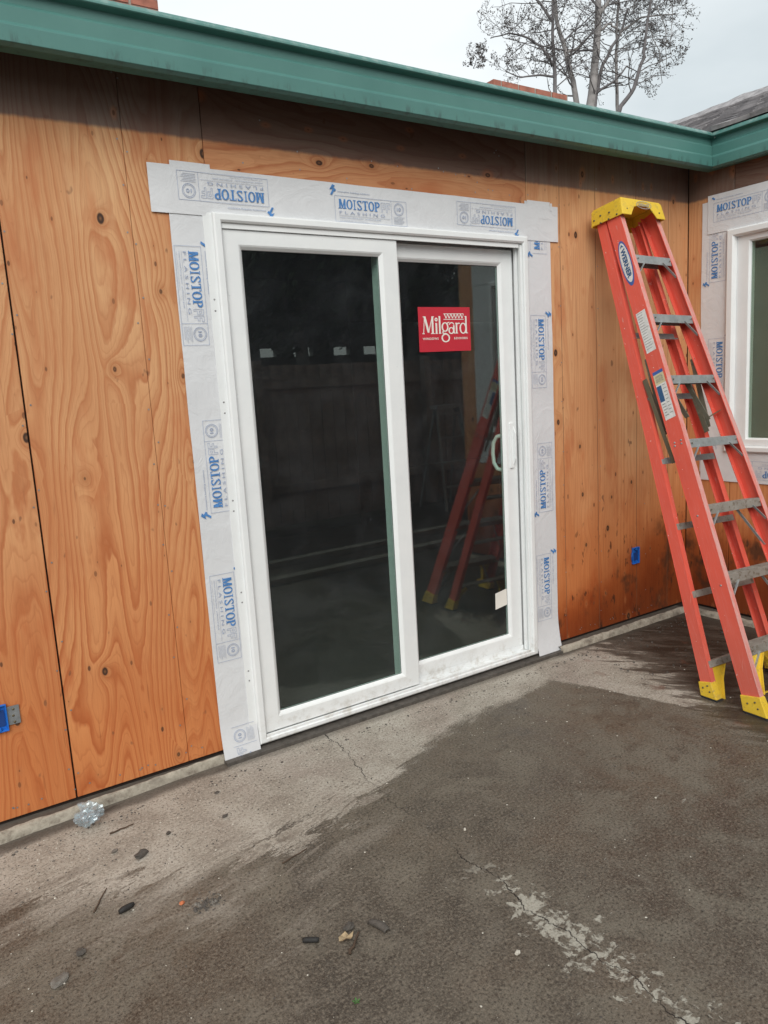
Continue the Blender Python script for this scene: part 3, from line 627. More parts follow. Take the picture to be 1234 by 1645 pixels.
tag(b.build('nail_head', 'galvanized', house), kind='stuff')
# dark cracks, knot holes, drips on the panels: small recessed pieces of their own
# panel grooves on the straight grained sheet
b = MB()
for x in gx[1:-1]: b.box((x-0.0011, -0.0006, ZB+0.004), (x+0.0011, 0.001, ZT-0.01))
tag(b.build('groove', 'plywood_edge', house), kind='stuff')
# mortar lip at the foot of the walls
def lip(pts_fn, L, n, name='mortar_lip'):
    prof = [(0.012, 0.032), (-0.015, 0.032), (-0.034, 0.033), (-0.044, 0.035), (-0.053, 0.032), (-0.060, 0.018), (-0.064, 0.004), (-0.066, -0.006)]; DV = [1, 1, 1, .25, 0, 0, 0.15, 0.6]
    b = MB(); vs = []; fs = []
    for i in range(n+1):
        t = L*i/n
        for j, (o, z) in enumerate(prof):
            k = 0.004 if 0 < j else 0.0
            nv = mnoise.noise(Vector((t*9, j*1.7, 3.3))); nv2 = mnoise.noise(Vector((t*31, j*2.7, 1.3)))
            vs.append(pts_fn(t, o + k*(nv*1.8+nv2*0.8), z + k*(nv2*0.9+nv*0.6)*(0.8 if j < 5 else 0)))
    m = len(prof)
    for i in range(n):
        for j in range(m-1): fs.append((i*m+j, i*m+j+1, (i+1)*m+j+1, (i+1)*m+j))
    b.add(vs, fs, 0, True); o = b.build(name, 'mortar_lip', house)
    at = o.data.attributes.new('dirt', 'FLOAT', 'POINT')
    for i in range(len(vs)): at.data[i].value = DV[i % m]
    return o
lip(lambda t, o, z: (-4.35+t, o*(1 if t < 3.35 else max(0.30, 1-(t-3.35)*0.95)) , z), 4.35-0.150, 420)
lip(lambda t, o, z: (1.675+t, o*0.80, z), 2.70-1.675, 120)
lip(lambda t, o, z: (WX+o*0.9+0.0, -0.05-t, z), 1.84, 160)
b = MB(); b.box((-0.155, -0.055, -0.01), (1.68, 0.02, 0.014)); b.build('threshold', 'stone_dark', house)

# ---------------------------------------------------------------- gutters, fascia, roofs
def gut_profile():       # (outward offset, z)
    P = [(0.125, 2.600), (0.125, 2.436), (0.186, 2.431), (0.201, 2.439), (0.201, 2.483), (0.198, 2.488), (0.187, 2.497), (0.187, 2.539), (0.184, 2.544), (0.172, 2.553), (0.172, 2.582), (0.197, 2.587), (0.201, 2.590), (0.199, 2.597), (0.186, 2.612), (0.181, 2.612), (0.166, 2.592), (0.160, 2.450), (0.134, 2.446), (0.131, 2.600)]
    return P
def gutter_run(a_fn, b_fn):
    P = gut_profile(); m = len(P); b = MB()
    vs = [a_fn(o, z) for o, z in P] + [b_fn(o, z) for o, z in P]
    b.add(vs, [(i, (i+1) % m, m+(i+1) % m, m+i) for i in range(m)] + [tuple(range(m))[::-1], tuple(range(m, 2*m))])
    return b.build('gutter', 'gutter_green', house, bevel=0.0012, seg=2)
GC = 2.889
gutter_run(lambda o, z: (-4.7, -o, z), lambda o, z: (GC-o-0.0004, -o, z))
gutter_run(lambda o, z: (GC-o+0.0004, -o, z), lambda o, z: (GC-o, -2.20, z))
b = MB(); b.tube([(2.700, -0.211+0.0105, 2.582), (2.700, -0.205, 2.582)], 0.004, 8); b.build('rivet', 'galvanized', house)
b = MB(); b.box((-4.7, -0.123, 2.462), (2.745, -0.095, 2.60)); b.build('fascia', 'gutter_green', house)
b = MB(); b.box((2.766, -2.20, 2.462), (2.794, -0.125, 2.60)); b.build('fascia', 'gutter_green', house)
PT = 0.364
def roof_slab(name, corners, mat='shingle_grey', th=0.03):
    b = MB(); top = [Vector(c) for c in corners]; lo = [c - Vector((0, 0, th)) for c in top]
    b.hexa(lo, top); return b.build(name, mat, house)
zr = lambda d: 2.615 + PT*d
roof_slab('roof', [(-4.7, -0.16, zr(0)), (6.6, -0.16, zr(0)), (6.6, 4.0, zr(4.16)), (-4.7, 4.0, zr(4.16))])
roof_slab('roof', [(-4.7, 4.0, zr(4.16)), (6.6, 4.0, zr(4.16)), (6.6, 8.3, zr(-.14)), (-4.7, 8.3, zr(-.14))])
roof_slab('roof', [(2.73, -2.25, zr(0)), (6.6, -2.25, zr(3.87)), (6.6, 6.0, zr(3.87)), (2.73, 6.0, zr(0))])
roof_slab('roof', [(6.6, -2.25, zr(3.87)), (10.6, -2.25, zr(-.13)), (10.6, 8.3, zr(-.13)), (6.6, 8.3, zr(3.87))])
# shingles on the slope that shows above the right gutter
rs = random.Random(11); sh_meshes = []
tl = math.atan(PT)
for k in range(6):
    mb = MB(); w = 0.30; L = 0.40; th = 0.020
    n = 3; vs = []
    for i in range(n+1):
        yy = w*i/n; lo = rs.uniform(-.025, .02); t2 = th*rs.uniform(.8, 1.3)
        vs += [(lo, yy, 0), (lo, yy, t2), (L, yy, 0.004), (L, yy, 0.0)]
    fs = []
    for i in range(n):
        a = i*4; c = a+4
        fs += [(a, c, c+1, a+1), (a+1, c+1, c+2, a+2), (a+3, a, c, c+3)][:2]
    fs += [(0, 1, 2, 3), (n*4+3, n*4+2, n*4+1, n*4)]
    mb.add(vs, fs); me = bpy.data.meshes.new('shingle'); me.from_pydata(mb.v, [], mb.f); me.materials.append(M['shingle_pale' if k % 2 else 'shingle_grey']); sh_meshes.append(me)
cnt = 0
for row in range(15):
    d = 0.0 + row*0.285
    y = -1.0 + (row % 2)*0.15
    while y < 4.0 and cnt < 298:
        if row*0.285*0.35 - 0.9 < y:
            o = bpy.data.objects.new('shingle', sh_meshes[rs.randrange(6)]); COL.objects.link(o); o.parent = house
            o.location = (2.735 + d*math.cos(tl)*1.0 - 0.02, y, 2.618 + d*math.sin(tl) + 0.004); o.rotation_euler = (rs.uniform(-.01, .01), -tl + rs.uniform(0.0, 0.035), 0); cnt += 1
        y += 0.305
# ridge cap, a little uneven
b = MB(); vs = []; n = 90
for i in range(n+1):
    y = -2.25 + 8.25*i/n; w = 0.02*mnoise.noise(Vector((y*1.7, 0, 0))) + 0.015*mnoise.noise(Vector((y*6, 2, 0)))
    vs += [(6.42, y, zr(3.69)+0.01+w), (6.6, y, zr(3.87)+0.075+w), (6.78, y, zr(3.69)+0.01+w)]
b.add(vs, [q for i in range(n) for q in ((i*3, i*3+1, i*3+4, i*3+3), (i*3+1, i*3+2, i*3+5, i*3+4))], 0, True); b.build('ridge_cap', 'shingle_pale', house)
# brick chimneys just showing over the left roof
def chimney(x0, x1, y0, y1, z0, z1, cap=True):
    core = MB(); core.box((x0+.008, y0+.008, z0), (x1-.008, y1-.008, z1-.006)); o = core.build('chimney', 'mortar', house)
    b = MB(); z = z1-0.066*math.floor((z1-z0)/0.066); r = 0
    while z < z1-0.02:
        off = 0.11*(r % 2)
        x = x0 - off
        while x < x1:
            a, c = max(x, x0), min(x+0.21, x1)
            if c-a > 0.03:
                j = rs.uniform(-.002, .002); b.box((a, y0+j, z), (c-0.010, y0+0.05, z+0.056)); b.box((a, y1-0.05, z), (c-0.010, y1-j, z+0.056))
            x += 0.22
        y = y0+0.055 - off
        while y < y1-0.055:
            a, c = max(y, y0+0.055), min(y+0.21, y1-0.055)
            if c-a > 0.03: b.box((x0, a, z), (x0+0.05, c-0.010, z+0.056)); b.box((x1-0.05, a, z), (x1, c-0.010, z+0.056))
            y += 0.22
        z += 0.066; r += 1
    tag(b.build('brick', 'brick_red', o), kind='stuff')
chimney(4.10, 5.10, 3.0, 3.5, 3.6, 4.188)
chimney(0.10, 0.96, 3.0, 3.6, 3.6, 5.0)

# ---------------------------------------------------------------- flashing strips around the door
def wob(a, b, s): return mnoise.noise(Vector((a*s, b*s, 5.0)))
def strip(x0, x1, z0, z1, y, parent=house, amp=0.0026, curl=None, skew=0.0, n=None, label=None):
    nx = max(2, int((x1-x0)/0.03)); nz = max(2, int((z1-z0)/0.03))
    def fn(x, z):
        yy = y - amp*(0.25*min(1.0, 0.0026/amp) + 0.9*max(-.25, wob(x, z, 6.0)) + 0.5*max(-.2, wob(x, z, 17.0)))
        if curl: yy -= curl(x, z)
        return (x + skew*(z-z0)/(z1-z0) + 0.0015*wob(z*1.0, x*.2, 4), yy, z + 0.0015*wob(x, 0.3, 5))
    o = grid_sheet(x0, x1, z0, z1, nx, nz, fn).build('flashing_strip', 'flashing_paper', house)
    if label: o['label'] = label
    return o
fl = lambda x, z: 0.055*max(0, (0.16-z)/0.16)**1.6
YP = 0.0034
sL = strip(-0.153, -0.002, 0.006, 2.20, -0.0015, curl=lambda x, z: fl(x, z)*0.5)
sR = strip(1.538, 1.702, -0.0, 2.225, -0.0015, curl=lambda x, z: 0.03*max(0, (0.2-z)/0.2)**2)
sH = strip(-0.215, 1.752, 2.050, 2.211, -0.0045, label='level flashing strip above the door')
sP = strip(-0.135, 0.012, 2.17, 2.226, -0.0030)
sP2 = strip(1.70, 1.712, 2.19, 2.224, -0.0062)
# overlay tab on the right corner
strip(1.552, 1.699, 2.150, 2.229, -0.0058, amp=0.0006)
down = lambda x0, z0, y=-0.005: (lambda a, b: (x0+b, y, z0-a))
upw = lambda x0, z0, y=-0.005: (lambda a, b: (x0-b, y, z0+a))
put_print(sH, lambda a, b: (0.231-a, -0.0078, 2.196-b)); put_print(sH, lambda a, b: (0.515+a, -0.0078, 2.066+b), cut=lambda a, b: b < .142)
put_print(sH, lambda a, b: (1.476-a, -0.0078, 2.191-b))
put_print(sL, down(-0.148, 1.944), cut=lambda a, b: b < .124); put_print(sL, upw(-0.008, 0.983)); put_print(sL, down(-0.137, 0.747), cut=lambda a, b: b < .124)
put_print(sL, lambda a, b: (-0.014-b, -0.006-0.5*fl(0, -0.215+a)-0.001, -0.215+a), cut=lambda a, b: a > 0.225)
put_print(sR, upw(1.679, 1.992), cut=lambda a, b: a < 0.064)
put_print(sR, down(1.558, 1.708)); put_print(sR, upw(1.681, 0.748)); put_print(sR, down(1.558, 0.532))

# right window flashing (on x = WX)
def wstrip(y0, y1, z0, z1, off, amp=0.002):
    ny = max(2, int(abs(y1-y0)/0.03)); nz = max(2, int((z1-z0)/0.03))
    def fn(y, z): return (WX - off - amp*(0.6+1.0*wob(y, z, 6.0)+0.5*wob(y, z, 15.0)), y + 0.004*wob(z, y*.2, 2.5), z + 0.002*wob(y, .3, 5))
    o = grid_sheet(y0, y1, z0, z1, ny, nz, fn).build('flashing_strip', 'flashing_paper', house)
    return o
w1 = wstrip(-1.745, -0.122, 2.118, 2.315, 0.0050); w2 = wstrip(-0.245, -0.087, 0.83, 2.285, 0.0018); w3 = wstrip(-1.745, -1.54, 0.83, 2.285, 0.0018)
w4 = wstrip(-1.745, -0.095, 0.785, 0.957, 0.0046)
XW = WX-0.0082
put_print(w1, lambda a, b: (XW, -0.158-a, 2.175+b), cut=lambda a, b: a > -0.013, nrm=(-1, 0, 0))
put_print(w1, lambda a, b: (XW, -0.92-a, 2.175+b), nrm=(-1, 0, 0)); put_print(w1, lambda a, b: (XW, -0.80+a, 2.28-b), nrm=(-1, 0, 0))
put_print(w2, lambda a, b: (XW+0.003, -0.234+b, 1.866+a), nrm=(-1, 0, 0)); put_print(w2, lambda a, b: (XW+0.003, -0.134-b, 1.567-a), nrm=(-1, 0, 0))
put_print(w2, lambda a, b: (XW+0.003, -0.234+b, 0.66+a), cut=lambda a, b: a > 0.30, nrm=(-1, 0, 0))
put_print(w4, lambda a, b: (XW, -0.675+a, 0.905-b), nrm=(-1, 0, 0)); put_print(w4, lambda a, b: (XW, -1.1-a, 0.82+b), nrm=(-1, 0, 0))

# ================================================================ sliding door
def ring_loft(mb, rings, fn, m=0):       # rings: (h0, h1, v0, v1, depth) closed loop of mitred rectangles
    base = len(mb.v); n = len(rings)
    for (h0, h1, v0, v1, d) in rings:
        for (h, v) in ((h0, v0), (h1, v0), (h1, v1), (h0, v1)): mb.v.append(tuple(fn(h, v, d)))
    for i in range(n):
        j = (i+1) % n
        for k in range(4):
            q = (k+1) % 4; mb.f.append((base+i*4+k, base+i*4+q, base+j*4+q, base+j*4+k)); mb.mi.append(m); mb.sm.append(False)
WF = lambda h, v, d: (h, d, v)
door = thing('sliding_door', 'white vinyl two-panel sliding glass door with a red sticker on its right pane, in the plywood wall', 'door', (0.768, 0, 0.03))
DP = lambda o: setattr(o, 'matrix_parent_inverse', Matrix.Translation((-0.768, 0, -0.03))) or o
def dbuild(mb, name, mats, bevel=0.0, seg=2): return DP(mb.build(name, mats, door, bevel, seg=seg))
b = MB()
ring_loft(b, [(0.0, 1.536, 0.028, 2.062, 0.10), (0.0, 1.536, 0.028, 2.062, -0.020), (0.006, 1.530, 0.034, 2.056, -0.024), (0.026, 1.510, 0.046, 2.036, -0.024), (0.031, 1.505, 0.050, 2.030, -0.019), (0.031, 1.505, 0.050, 2.030, 0.10)], WF)
dbuild(b, 'door_frame', 'white_vinyl', 0.0012)
# inner tracks on jamb, head and sill
b = MB()
for (x0, x1, y0, y1) in [(1.494, 1.5052, -0.010, 0.004), (1.487, 1.5052, 0.014, 0.028), (1.4955, 1.5052, 0.074, 0.098)]: b.box((x0, y0, 0.052), (x1, y1, 2.028))
for (z0, z1, y0, y1) in [(2.018, 2.0298, 0.0315, 0.0335), (2.010, 2.0298, -0.012, -0.006), (2.008, 2.0298, 0.074, 0.098)]: b.box((0.033, y0, z0), (1.486, y1, z1))
b.box((0.033, 0.0312, 0.0502), (1.486, 0.0332, 0.074)); b.box((0.033, -0.018, 0.0502), (1.486, -0.0095, 0.060))
dbuild(b, 'track', 'white_vinyl', 0.0008)
b = MB(); b.box((-0.033, -0.0060, 0.012), (0.0005, -0.0030, 2.062)); b.box((-0.033, -0.0040, 2.0), (-0.0, -0.0035, 2.075)); fin = dbuild(b, 'nail_fin', 'white_vinyl', 0.0005)
b = MB()
for z in (0.05, 0.105, 0.30, 0.34, 0.62, 0.66, 0.98, 1.02, 1.35, 1.39, 1.72, 1.76):
    b.tube([(-0.017, -0.0066, z), (-0.017, -0.0055, z)], 0.0035, 8)
DPb = b.build('fin_hole', 'label_grey', fin); tag(DPb, kind='stuff')
def sash(x0, x1, z0, z1, ix0, ix1, iz0, iz1, yf, dp=0.035):
    b = MB(); c = 0.010
    ring_loft(b, [(x0, x1, z0, z1, yf+dp), (x0, x1, z0, z1, yf+0.002), (x0+0.002, x1-0.002, z0+0.002, z1-0.002, yf), (ix0-0.006, ix1+0.006, iz0-0.006, iz1+0.006, yf), (ix0, ix1, iz0, iz1, yf+0.003),
                  (ix0+c, ix1-c, iz0+c, iz1-c, yf+0.0125), (ix0+c, ix1-c, iz0+c, iz1-c, yf+0.024), (ix0, ix1, iz0, iz1, yf+0.033), (ix0-.006, ix1+.006, iz0-.006, iz1+.006, yf+dp)], WF)
    return b
sL_ = dbuild(sash(0.0335, 0.8030, 0.0605, 2.010, 0.1005, 0.7245, 0.1225, 1.9515, -0.005), 'door_sash', 'white_vinyl', 0.001)
sR_ = dbuild(sash(0.7270, 1.4860, 0.0620, 2.008, 0.8330, 1.4115, 0.1370, 1.9450, 0.036, 0.045), 'door_sash', 'white_vinyl', 0.001)
for (x0, x1, z0, z1, y) in ((0.105, 0.72, 0.127, 1.947, 0.0090), (0.8375, 1.407, 0.1415, 1.9405, 0.0500)):
    b = MB(); b.box((x0, y, z0), (x1, y+0.005, z1)); dbuild(b, 'glass_pane', 'door_glass')
    b = MB(); e = 0.0075
    ring_loft(b, [(x0, x1, z0, z1, y-0.0012), (x0+e, x1-e, z0+e, z1-e, y-0.0012), (x0+e, x1-e, z0+e, z1-e, y-0.0002), (x0, x1, z0, z1, y-0.0002)], WF); dbuild(b, 'glass_gasket', 'gasket_black')
# handles
b = MB(); b.box((1.434, 0.028, 0.985), (1.458, 0.0362, 1.205)); b.prism([(0.995, 0.030), (1.03, 0.012), (1.155, 0.010), (1.19, 0.028)], lambda a, c, d: (d, c, a), 1.452, 1.459)
dbuild(b, 'door_handle', 'white_vinyl', 0.003)
b = MB(); b.tube([(1.425, 0.079, 0.975), (1.415, 0.105, 0.98), (1.408, 0.122, 1.01), (1.405, 0.124, 1.06), (1.408, 0.120, 1.11), (1.415, 0.100, 1.14), (1.425, 0.079, 1.145)], 0.0100, 10)
dbuild(b, 'door_handle', 'white_vinyl')
# red sticker
F = Flat(); SW, SH = 0.294, 0.194
F.rect(0, 0, SW, SH, 0)
def cal(st, x, y, s, m=1):          # letters built from calligraphic strokes; s = x-height scale
    for q in st:
        if q[0] == 'l': F.line(x+q[1]*s, y+q[2]*s, x+q[3]*s, y+q[4]*s, q[5]*s, m)
        else: F.arc(x+q[1]*s, y+q[2]*s, q[3]*s, q[4]*s, q[5], q[6], q[7]*s, m, 14, q[8]*s)
s = 0.047; by = 0.078
cal([('l', .12, 0, .30, 1.60, .08), ('l', .30, 1.6, .72, .15, .24), ('l', .72, .10, 1.20, 1.60, .08), ('l', 1.22, 0, 1.22, 1.60, .22), ('l', -.02, .03, .26, .03, .07), ('l', 1.0, .03, 1.44, .03, .07), ('l', .10, 1.58, .42, 1.58, .07), ('l', 1.12, 1.58, 1.42, 1.58, .07)], 0.020, by, s)
cal([('l', .12, 0, .12, 1.0, .2), ('l', -.02, .03, .27, .03, .07), ('l', 0, .97, .2, .97, .07), ('a', .12, 1.32, .12, .12, 0, 360, .12, .12)], 0.0925, by, s)
cal([('l', .12, 0, .12, 1.62, .2), ('l', -.02, .03, .27, .03, .07), ('l', 0, 1.6, .2, 1.6, .07)], 0.1115, by, s)
cal([('a', .38, .62, .34, .40, 0, 360, .08, .18), ('l', .55, .95, .92, 1.06, .10), ('a', .30, .12, .2, .14, 120, 270, .08, .14), ('l', .28, .02, .62, -.06, .15), ('a', .42, -.40, .44, .36, 0, 360, .09, .17)], 0.129, by, s)
cal([('a', .36, .72, .30, .30, 20, 160, .1, .1), ('l', .62, .05, .62, .78, .18), ('a', .30, .28, .28, .28, 0, 360, .08, .16), ('l', .6, .03, .8, .05, .08)], 0.168, by, s)
cal([('l', .14, 0, .14, 1.0, .19), ('l', 0, .03, .32, .03, .07), ('l', 0, .97, .2, .97, .07), ('a', .42, .66, .28, .30, 60, 170, .11, .11)], 0.206, by, s)
cal([('a', .38, .48, .36, .48, 0, 360, .08, .18), ('l', .76, .0, .76, 1.62, .19), ('l', .6, 1.6, .84, 1.6, .07), ('l', .7, .03, .98, .03, .07)], 0.233, by, s)
F.text('WINDOWS', 0.020, 0.052, 0.108, 0.062, 1, 0.02, 1.1); F.text('&', 0.196, 0.052, 0.205, 0.062, 1, 0.02); F.text('DOORS', 0.208, 0.052, 0.276, 0.062, 1, 0.02, 1.1)
F.rect(0.140, 0.139, 0.256, 0.142, 1)
for k in range(3):
    X = 0.146+k*0.037
    F.line(X, 0.163, X+0.009, 0.145, 0.0048, 1); F.line(X+0.009, 0.145, X+0.018, 0.163, 0.003, 1); F.line(X+0.018, 0.163, X+0.027, 0.145, 0.0048, 1); F.line(X+0.027, 0.145, X+0.036, 0.163, 0.003, 1)
F.rect(0.140, 0.163, 0.256, 0.166, 1)
b = MB()
G0 = Flat(); G0.rect(0, 0, SW, SH, 0)
G0.emit(b, lambda a, c: (0.934+a*1.0+0.004*c, 0.0494, 1.553+c+0.004*a))
G1 = Flat(); G1.v = F.v; G1.k = F.k
for f, m in zip(F.f[1:], F.m[1:]): G1.f.append(f); G1.m.append(m)
G1.emit(b, lambda a, c: (0.934+a+0.004*c, 0.0488, 1.553+c+0.004*a))
o = dbuild(b, 'sticker', ['sticker_red', 'sticker_white']); o['label'] = 'red rectangular window maker sticker with white lettering'
b = MB(); b.add([(1.322, 0.0490, 0.290), (1.4025, 0.0490, 0.302), (1.4025, 0.0490, 0.385), (1.324, 0.0490, 0.372)], [(0, 1, 2, 3)]); o = dbuild(b, 'sticker', 'sticker_white'); o['label'] = 'small blank white sticker low on the right pane'

# ================================================================ window on the right wing
win = thing('window', 'white vinyl window with a greenish pane in the right-hand wing wall', 'window', (WX, -0.95, 0.95))
WW = lambda h, v, d: (WX+d, -h, v)           # h grows towards the camera
def wbuild(mb, name, mats, bevel=0.0):
    o = mb.build(name, mats, win, bevel); o.matrix_parent_inverse = Matrix.Translation((-WX, 0.95, -0.95)); return o
b = MB(); ring_loft(b, [(0.243, 1.545, 0.952, 2.120, 0.09), (0.243, 1.545, 0.952, 2.120, -0.018), (0.250, 1.538, 0.959, 2.113, -0.024), (0.278, 1.510, 0.979, 2.088, -0.024), (0.286, 1.502, 0.985, 2.080, -0.014), (0.290, 1.498, 0.987, 2.078, 0.002), (0.290, 1.498, 0.987, 2.078, 0.09)], WW)
wbuild(b, 'window_frame', 'white_vinyl', 0.001)
b = MB(); ring_loft(b, [(0.2905, 1.4975, 0.9875, 2.0775, 0.05), (0.2905, 1.4975, 0.9875, 2.0775, 0.004), (0.354, 1.434, 1.020, 2.052, 0.004), (0.362, 1.426, 1.028, 2.044, 0.016), (0.362, 1.426, 1.028, 2.044, 0.05)], WW)
wbuild(b, 'window_sash', 'white_vinyl', 0.001)
b = MB(); b.box((WX+0.020, -1.428, 1.026), (WX+0.025, -0.360, 2.046)); wbuild(b, 'glass_pane', 'window_glass')
b = MB(); b.box((WX+0.052, -1.49, 0.99), (WX+0.055, -0.295, 2.010)); b.tube([(WX+0.085, -1.49, 2.045), (WX+0.085, -0.295, 2.045)], 0.02, 10); wbuild(b, 'roller_blind', 'blind_grey')

# ================================================================ blue outlet boxes in the wall
def outlet(x, z, tab, label, tilt=0.0):
    t = thing('outlet_box', label, 'outlet box', (x, 0, z), 'blue outlet boxes in the plywood'); R_ = Matrix.Rotation(tilt, 4, 'Y')
    b = MB(); w, h, d = 0.056, 0.092, 0.012
    ring_loft(b, [(-w/2, w/2, -h/2, h/2, -0.003), (-w/2, w/2, -h/2, h/2, -d), (-w/2+.004, w/2-.004, -h/2+.004, h/2-.004, -d), (-w/2+.006, w/2-.006, -h/2+.006, h/2-.006, 0.0)], lambda a, c, e: R_ @ Vector((a, e, c)))
    b.add([R_ @ Vector(p) for p in ((-w/2, -0.0018, -h/2), (w/2, -0.0018, -h/2), (w/2, -0.0018, h/2), (-w/2, -0.0018, h/2))], [(0, 1, 2, 3)])
    b.box((-0.005, -0.014, h/2-0.016), (0.005, -0.003, h/2-0.004), T=R_); b.box((-0.005, -0.014, -h/2+0.004), (0.005, -0.003, -h/2+0.016), T=R_)
    b.box((-w/2+0.005, -0.006, 0.0), (-w/2+0.012, -0.002, 0.03), T=R_); b.tube([R_ @ Vector((-w/2-0.002, -0.006, 0.02)), R_ @ Vector((-w/2-0.012, -0.012, 0.0)), R_ @ Vector((-w/2-0.004, -0.006, -0.025))], 0.0035, 6)
    b.build('box_body', 'box_blue', t, 0.001)
    b = MB(); b.add([R_ @ Vector(p) for p in ((-w/2+.010, -0.0045, -h/2+.018), (w/2-.008, -0.0045, -h/2+.018), (w/2-.008, -0.0045, h/2-.018), (0.004, -0.0045, h/2-.018), (0.004, -0.0045, h/2-.030), (-w/2+.010, -0.0045, h/2-.030))], [(0, 1, 2, 3, 4, 5)]); b.build('box_shade', 'shade_blue', t)  # flat dark sheet standing in for the shade inside the box
    if tab:
        b = MB(); b.box((w/2-0.002, -0.0050, -0.030), (w/2+0.038, -0.0035, 0.034)); br = b.build('bracket', 'galvanized', t)
        b = MB()
        for (a, c) in ((0.02, 0.022), (0.02, -0.022), (0.018, 0.0)): b.tube([(w/2+a, -0.0056, c), (w/2+a, -0.0052, c)], 0.0045, 8)
        b.build('bracket_hole', 'rivet_dark', br)
    return t
outlet(2.315, 0.404, False, 'blue outlet box in the plywood between the sliding door and the ladder')
outlet(-0.900, 0.404, True, 'blue outlet box with a grey metal bracket, low in the plywood left of the door')
# ================================================================ red stepladder leaning on the wall
LX0, LY0, S0, PSI, LEAN, SIDE, W0, KW = 1.981, -1.117, 0.262, -0.014, 0.393, 0.034, 0.435, 0.031
e = Vector((math.cos(PSI), math.sin(PSI), 0)); nrm = Vector((-math.sin(PSI), math.cos(PSI), 0)); d = math.sin(LEAN)*nrm + math.cos(LEAN)*Vector((0, 0, 1))
d2 = math.cos(SIDE)*d + math.sin(SIDE)*e; e2 = math.cos(SIDE)*e - math.sin(SIDE)*d; n2 = d2.cross(e2)
ladder = thing('stepladder', 'tall red fibreglass stepladder with yellow top and feet, folded and leaning in the wall corner', 'ladder')
ladder.matrix_world = Matrix(((e2.x, n2.x, d2.x, LX0), (e2.y, n2.y, d2.y, LY0), (e2.z, n2.z, d2.z, 0), (0, 0, 0, 1)))
def Lb(mb, name, mats, bevel=0.0, label=None, par=None, seg=2):
    o = mb.build(name, mats, par or ladder, bevel, seg=seg)
    if label: o['label'] = label
    return o
gap = lambda s: (W0 - KW*(s-S0)/0.3048)/2              # half clear width between flanges
FLG = 0.029; ZTOP = 2.352
gz = lambda y, x=0: (-y*n2.z - x*e2.z)/d2.z            # local z of the ground under local y
def rail(side, yf, yb, s0, s1, outer_fn, y_shift=(0, 0), fl=FLG, t=0.005):
    # C channel: web outside, flanges pointing inwards; yf/yb front/back at bottom and top
    b = MB()
    def sec(s, dy):
        xo = outer_fn(s)*side; f = -side*fl; k = -side*t
        return [(xo, yf+dy), (xo+f, yf+dy), (xo+f, yf+dy+t), (xo+k, yf+dy+t), (xo+k, yb+dy-t), (xo+f, yb+dy-t), (xo+f, yb+dy), (xo, yb+dy)]
    A = [Vector((x, y, max(s0, s0) if s0 > 0.5 else gz(y, x)+0.012)) for x, y in sec(s0, y_shift[0])]; B = [Vector((x, y, s1)) for x, y in sec(s1, y_shift[1])]
    n = 8; fs = [(i, (i+1) % n, n+(i+1) % n, n+i) for i in range(n)]
    fs += [(0, 1, 2, 3), (0, 3, 4, 7), (4, 5, 6, 7), (n+3, n+2, n+1, n), (n+7, n+4, n+3, n), (n+7, n+6, n+5, n+4)]
    b.add(A+B, fs); return b
front_out = lambda s: gap(s)+FLG
YR0, YR1 = 0.212, 0.088                                 # rear frame: front face at the foot and at the top
rear_out = lambda s: gap(s)+FLG-0.004
ysh = lambda s: YR0 + (YR1-YR0)*(s/ZTOP)
rails = {}
for sd in (-1, 1):
    rails[sd] = Lb(rail(sd, 0.0, 0.078, 0.0, ZTOP+0.02, front_out), 'front_rail', 'ladder_red', 0.0012)
    Lb(rail(sd, 0.0, 0.052, 0.0, ZTOP+0.01, rear_out, (YR0, YR1), 0.030), 'rear_rail', 'ladder_red', 0.0012)
# treads
for i in range(7):
    s = S0 + 0.3048*i; w = gap(s)+FLG-0.006
    b = MB(); top = s+0.018
    TR = Matrix.Translation((0, 0, top)) @ Matrix.Rotation(math.radians(13), 4, 'X') @ Matrix.Translation((0, 0, -top))
    b.box((-w, 0.002, top-0.004), (w, 0.076, top), T=TR); b.box((-w, 0.0005, top-0.038), (w, 0.0035, top-0.0005), T=TR); b.box((-w, 0.0735, top-0.030), (w, 0.0765, top-0.0005), T=TR)
    for k in range(6): b.box((-w+0.01, 0.010+k*0.011, top), (w-0.01, 0.013+k*0.011, top+0.0016), T=TR)
    st = Lb(b, 'tread', 'aluminium_muddy' if i < 3 else 'aluminium', 0.0008)
    b = MB()
    for sx in (-1, 1):
        for yy in (0.0,): b.tube([(sx*(w-0.035), -0.0012, top-0.018), (sx*(w-0.035), 0.0008, top-0.018)], 0.0035, 8)
    Lb(b, 'rivet', 'rivet_dark', par=st)
    for sx in (-1, 1):
        b = MB(); b.bar((sx*(w-0.085), 0.006, top-0.028), (sx*(w-0.012), 0.010, top-0.098), 0.010, 0.003, up=(0, 1, 0)); Lb(b, 'tread_brace', 'aluminium')
    if i < 3:
        for sx in (-1, 1):
            b = MB(); b.bar((sx*(w-0.12), 0.066, top-0.02), (sx*(gap(s-.2)+FLG-0.012), 0.070, s-0.19), 0.012, 0.004, up=(0, 1, 0)); Lb(b, 'tread_brace', 'aluminium')
# rear horizontals
for i in range(6):
    s = S0 + 0.3048*i - 0.035; w = rear_out(s)-0.006; y = ysh(s)
    b = MB(); b.box((-w, y+0.004, s+0.018), (w, y+0.032, s+0.0215)); b.box((-w, y+0.002, s-0.008), (w, y+0.0045, s+0.021))
    Lb(b, 'rear_bar', 'aluminium_muddy' if i < 3 else 'aluminium', 0.0006)
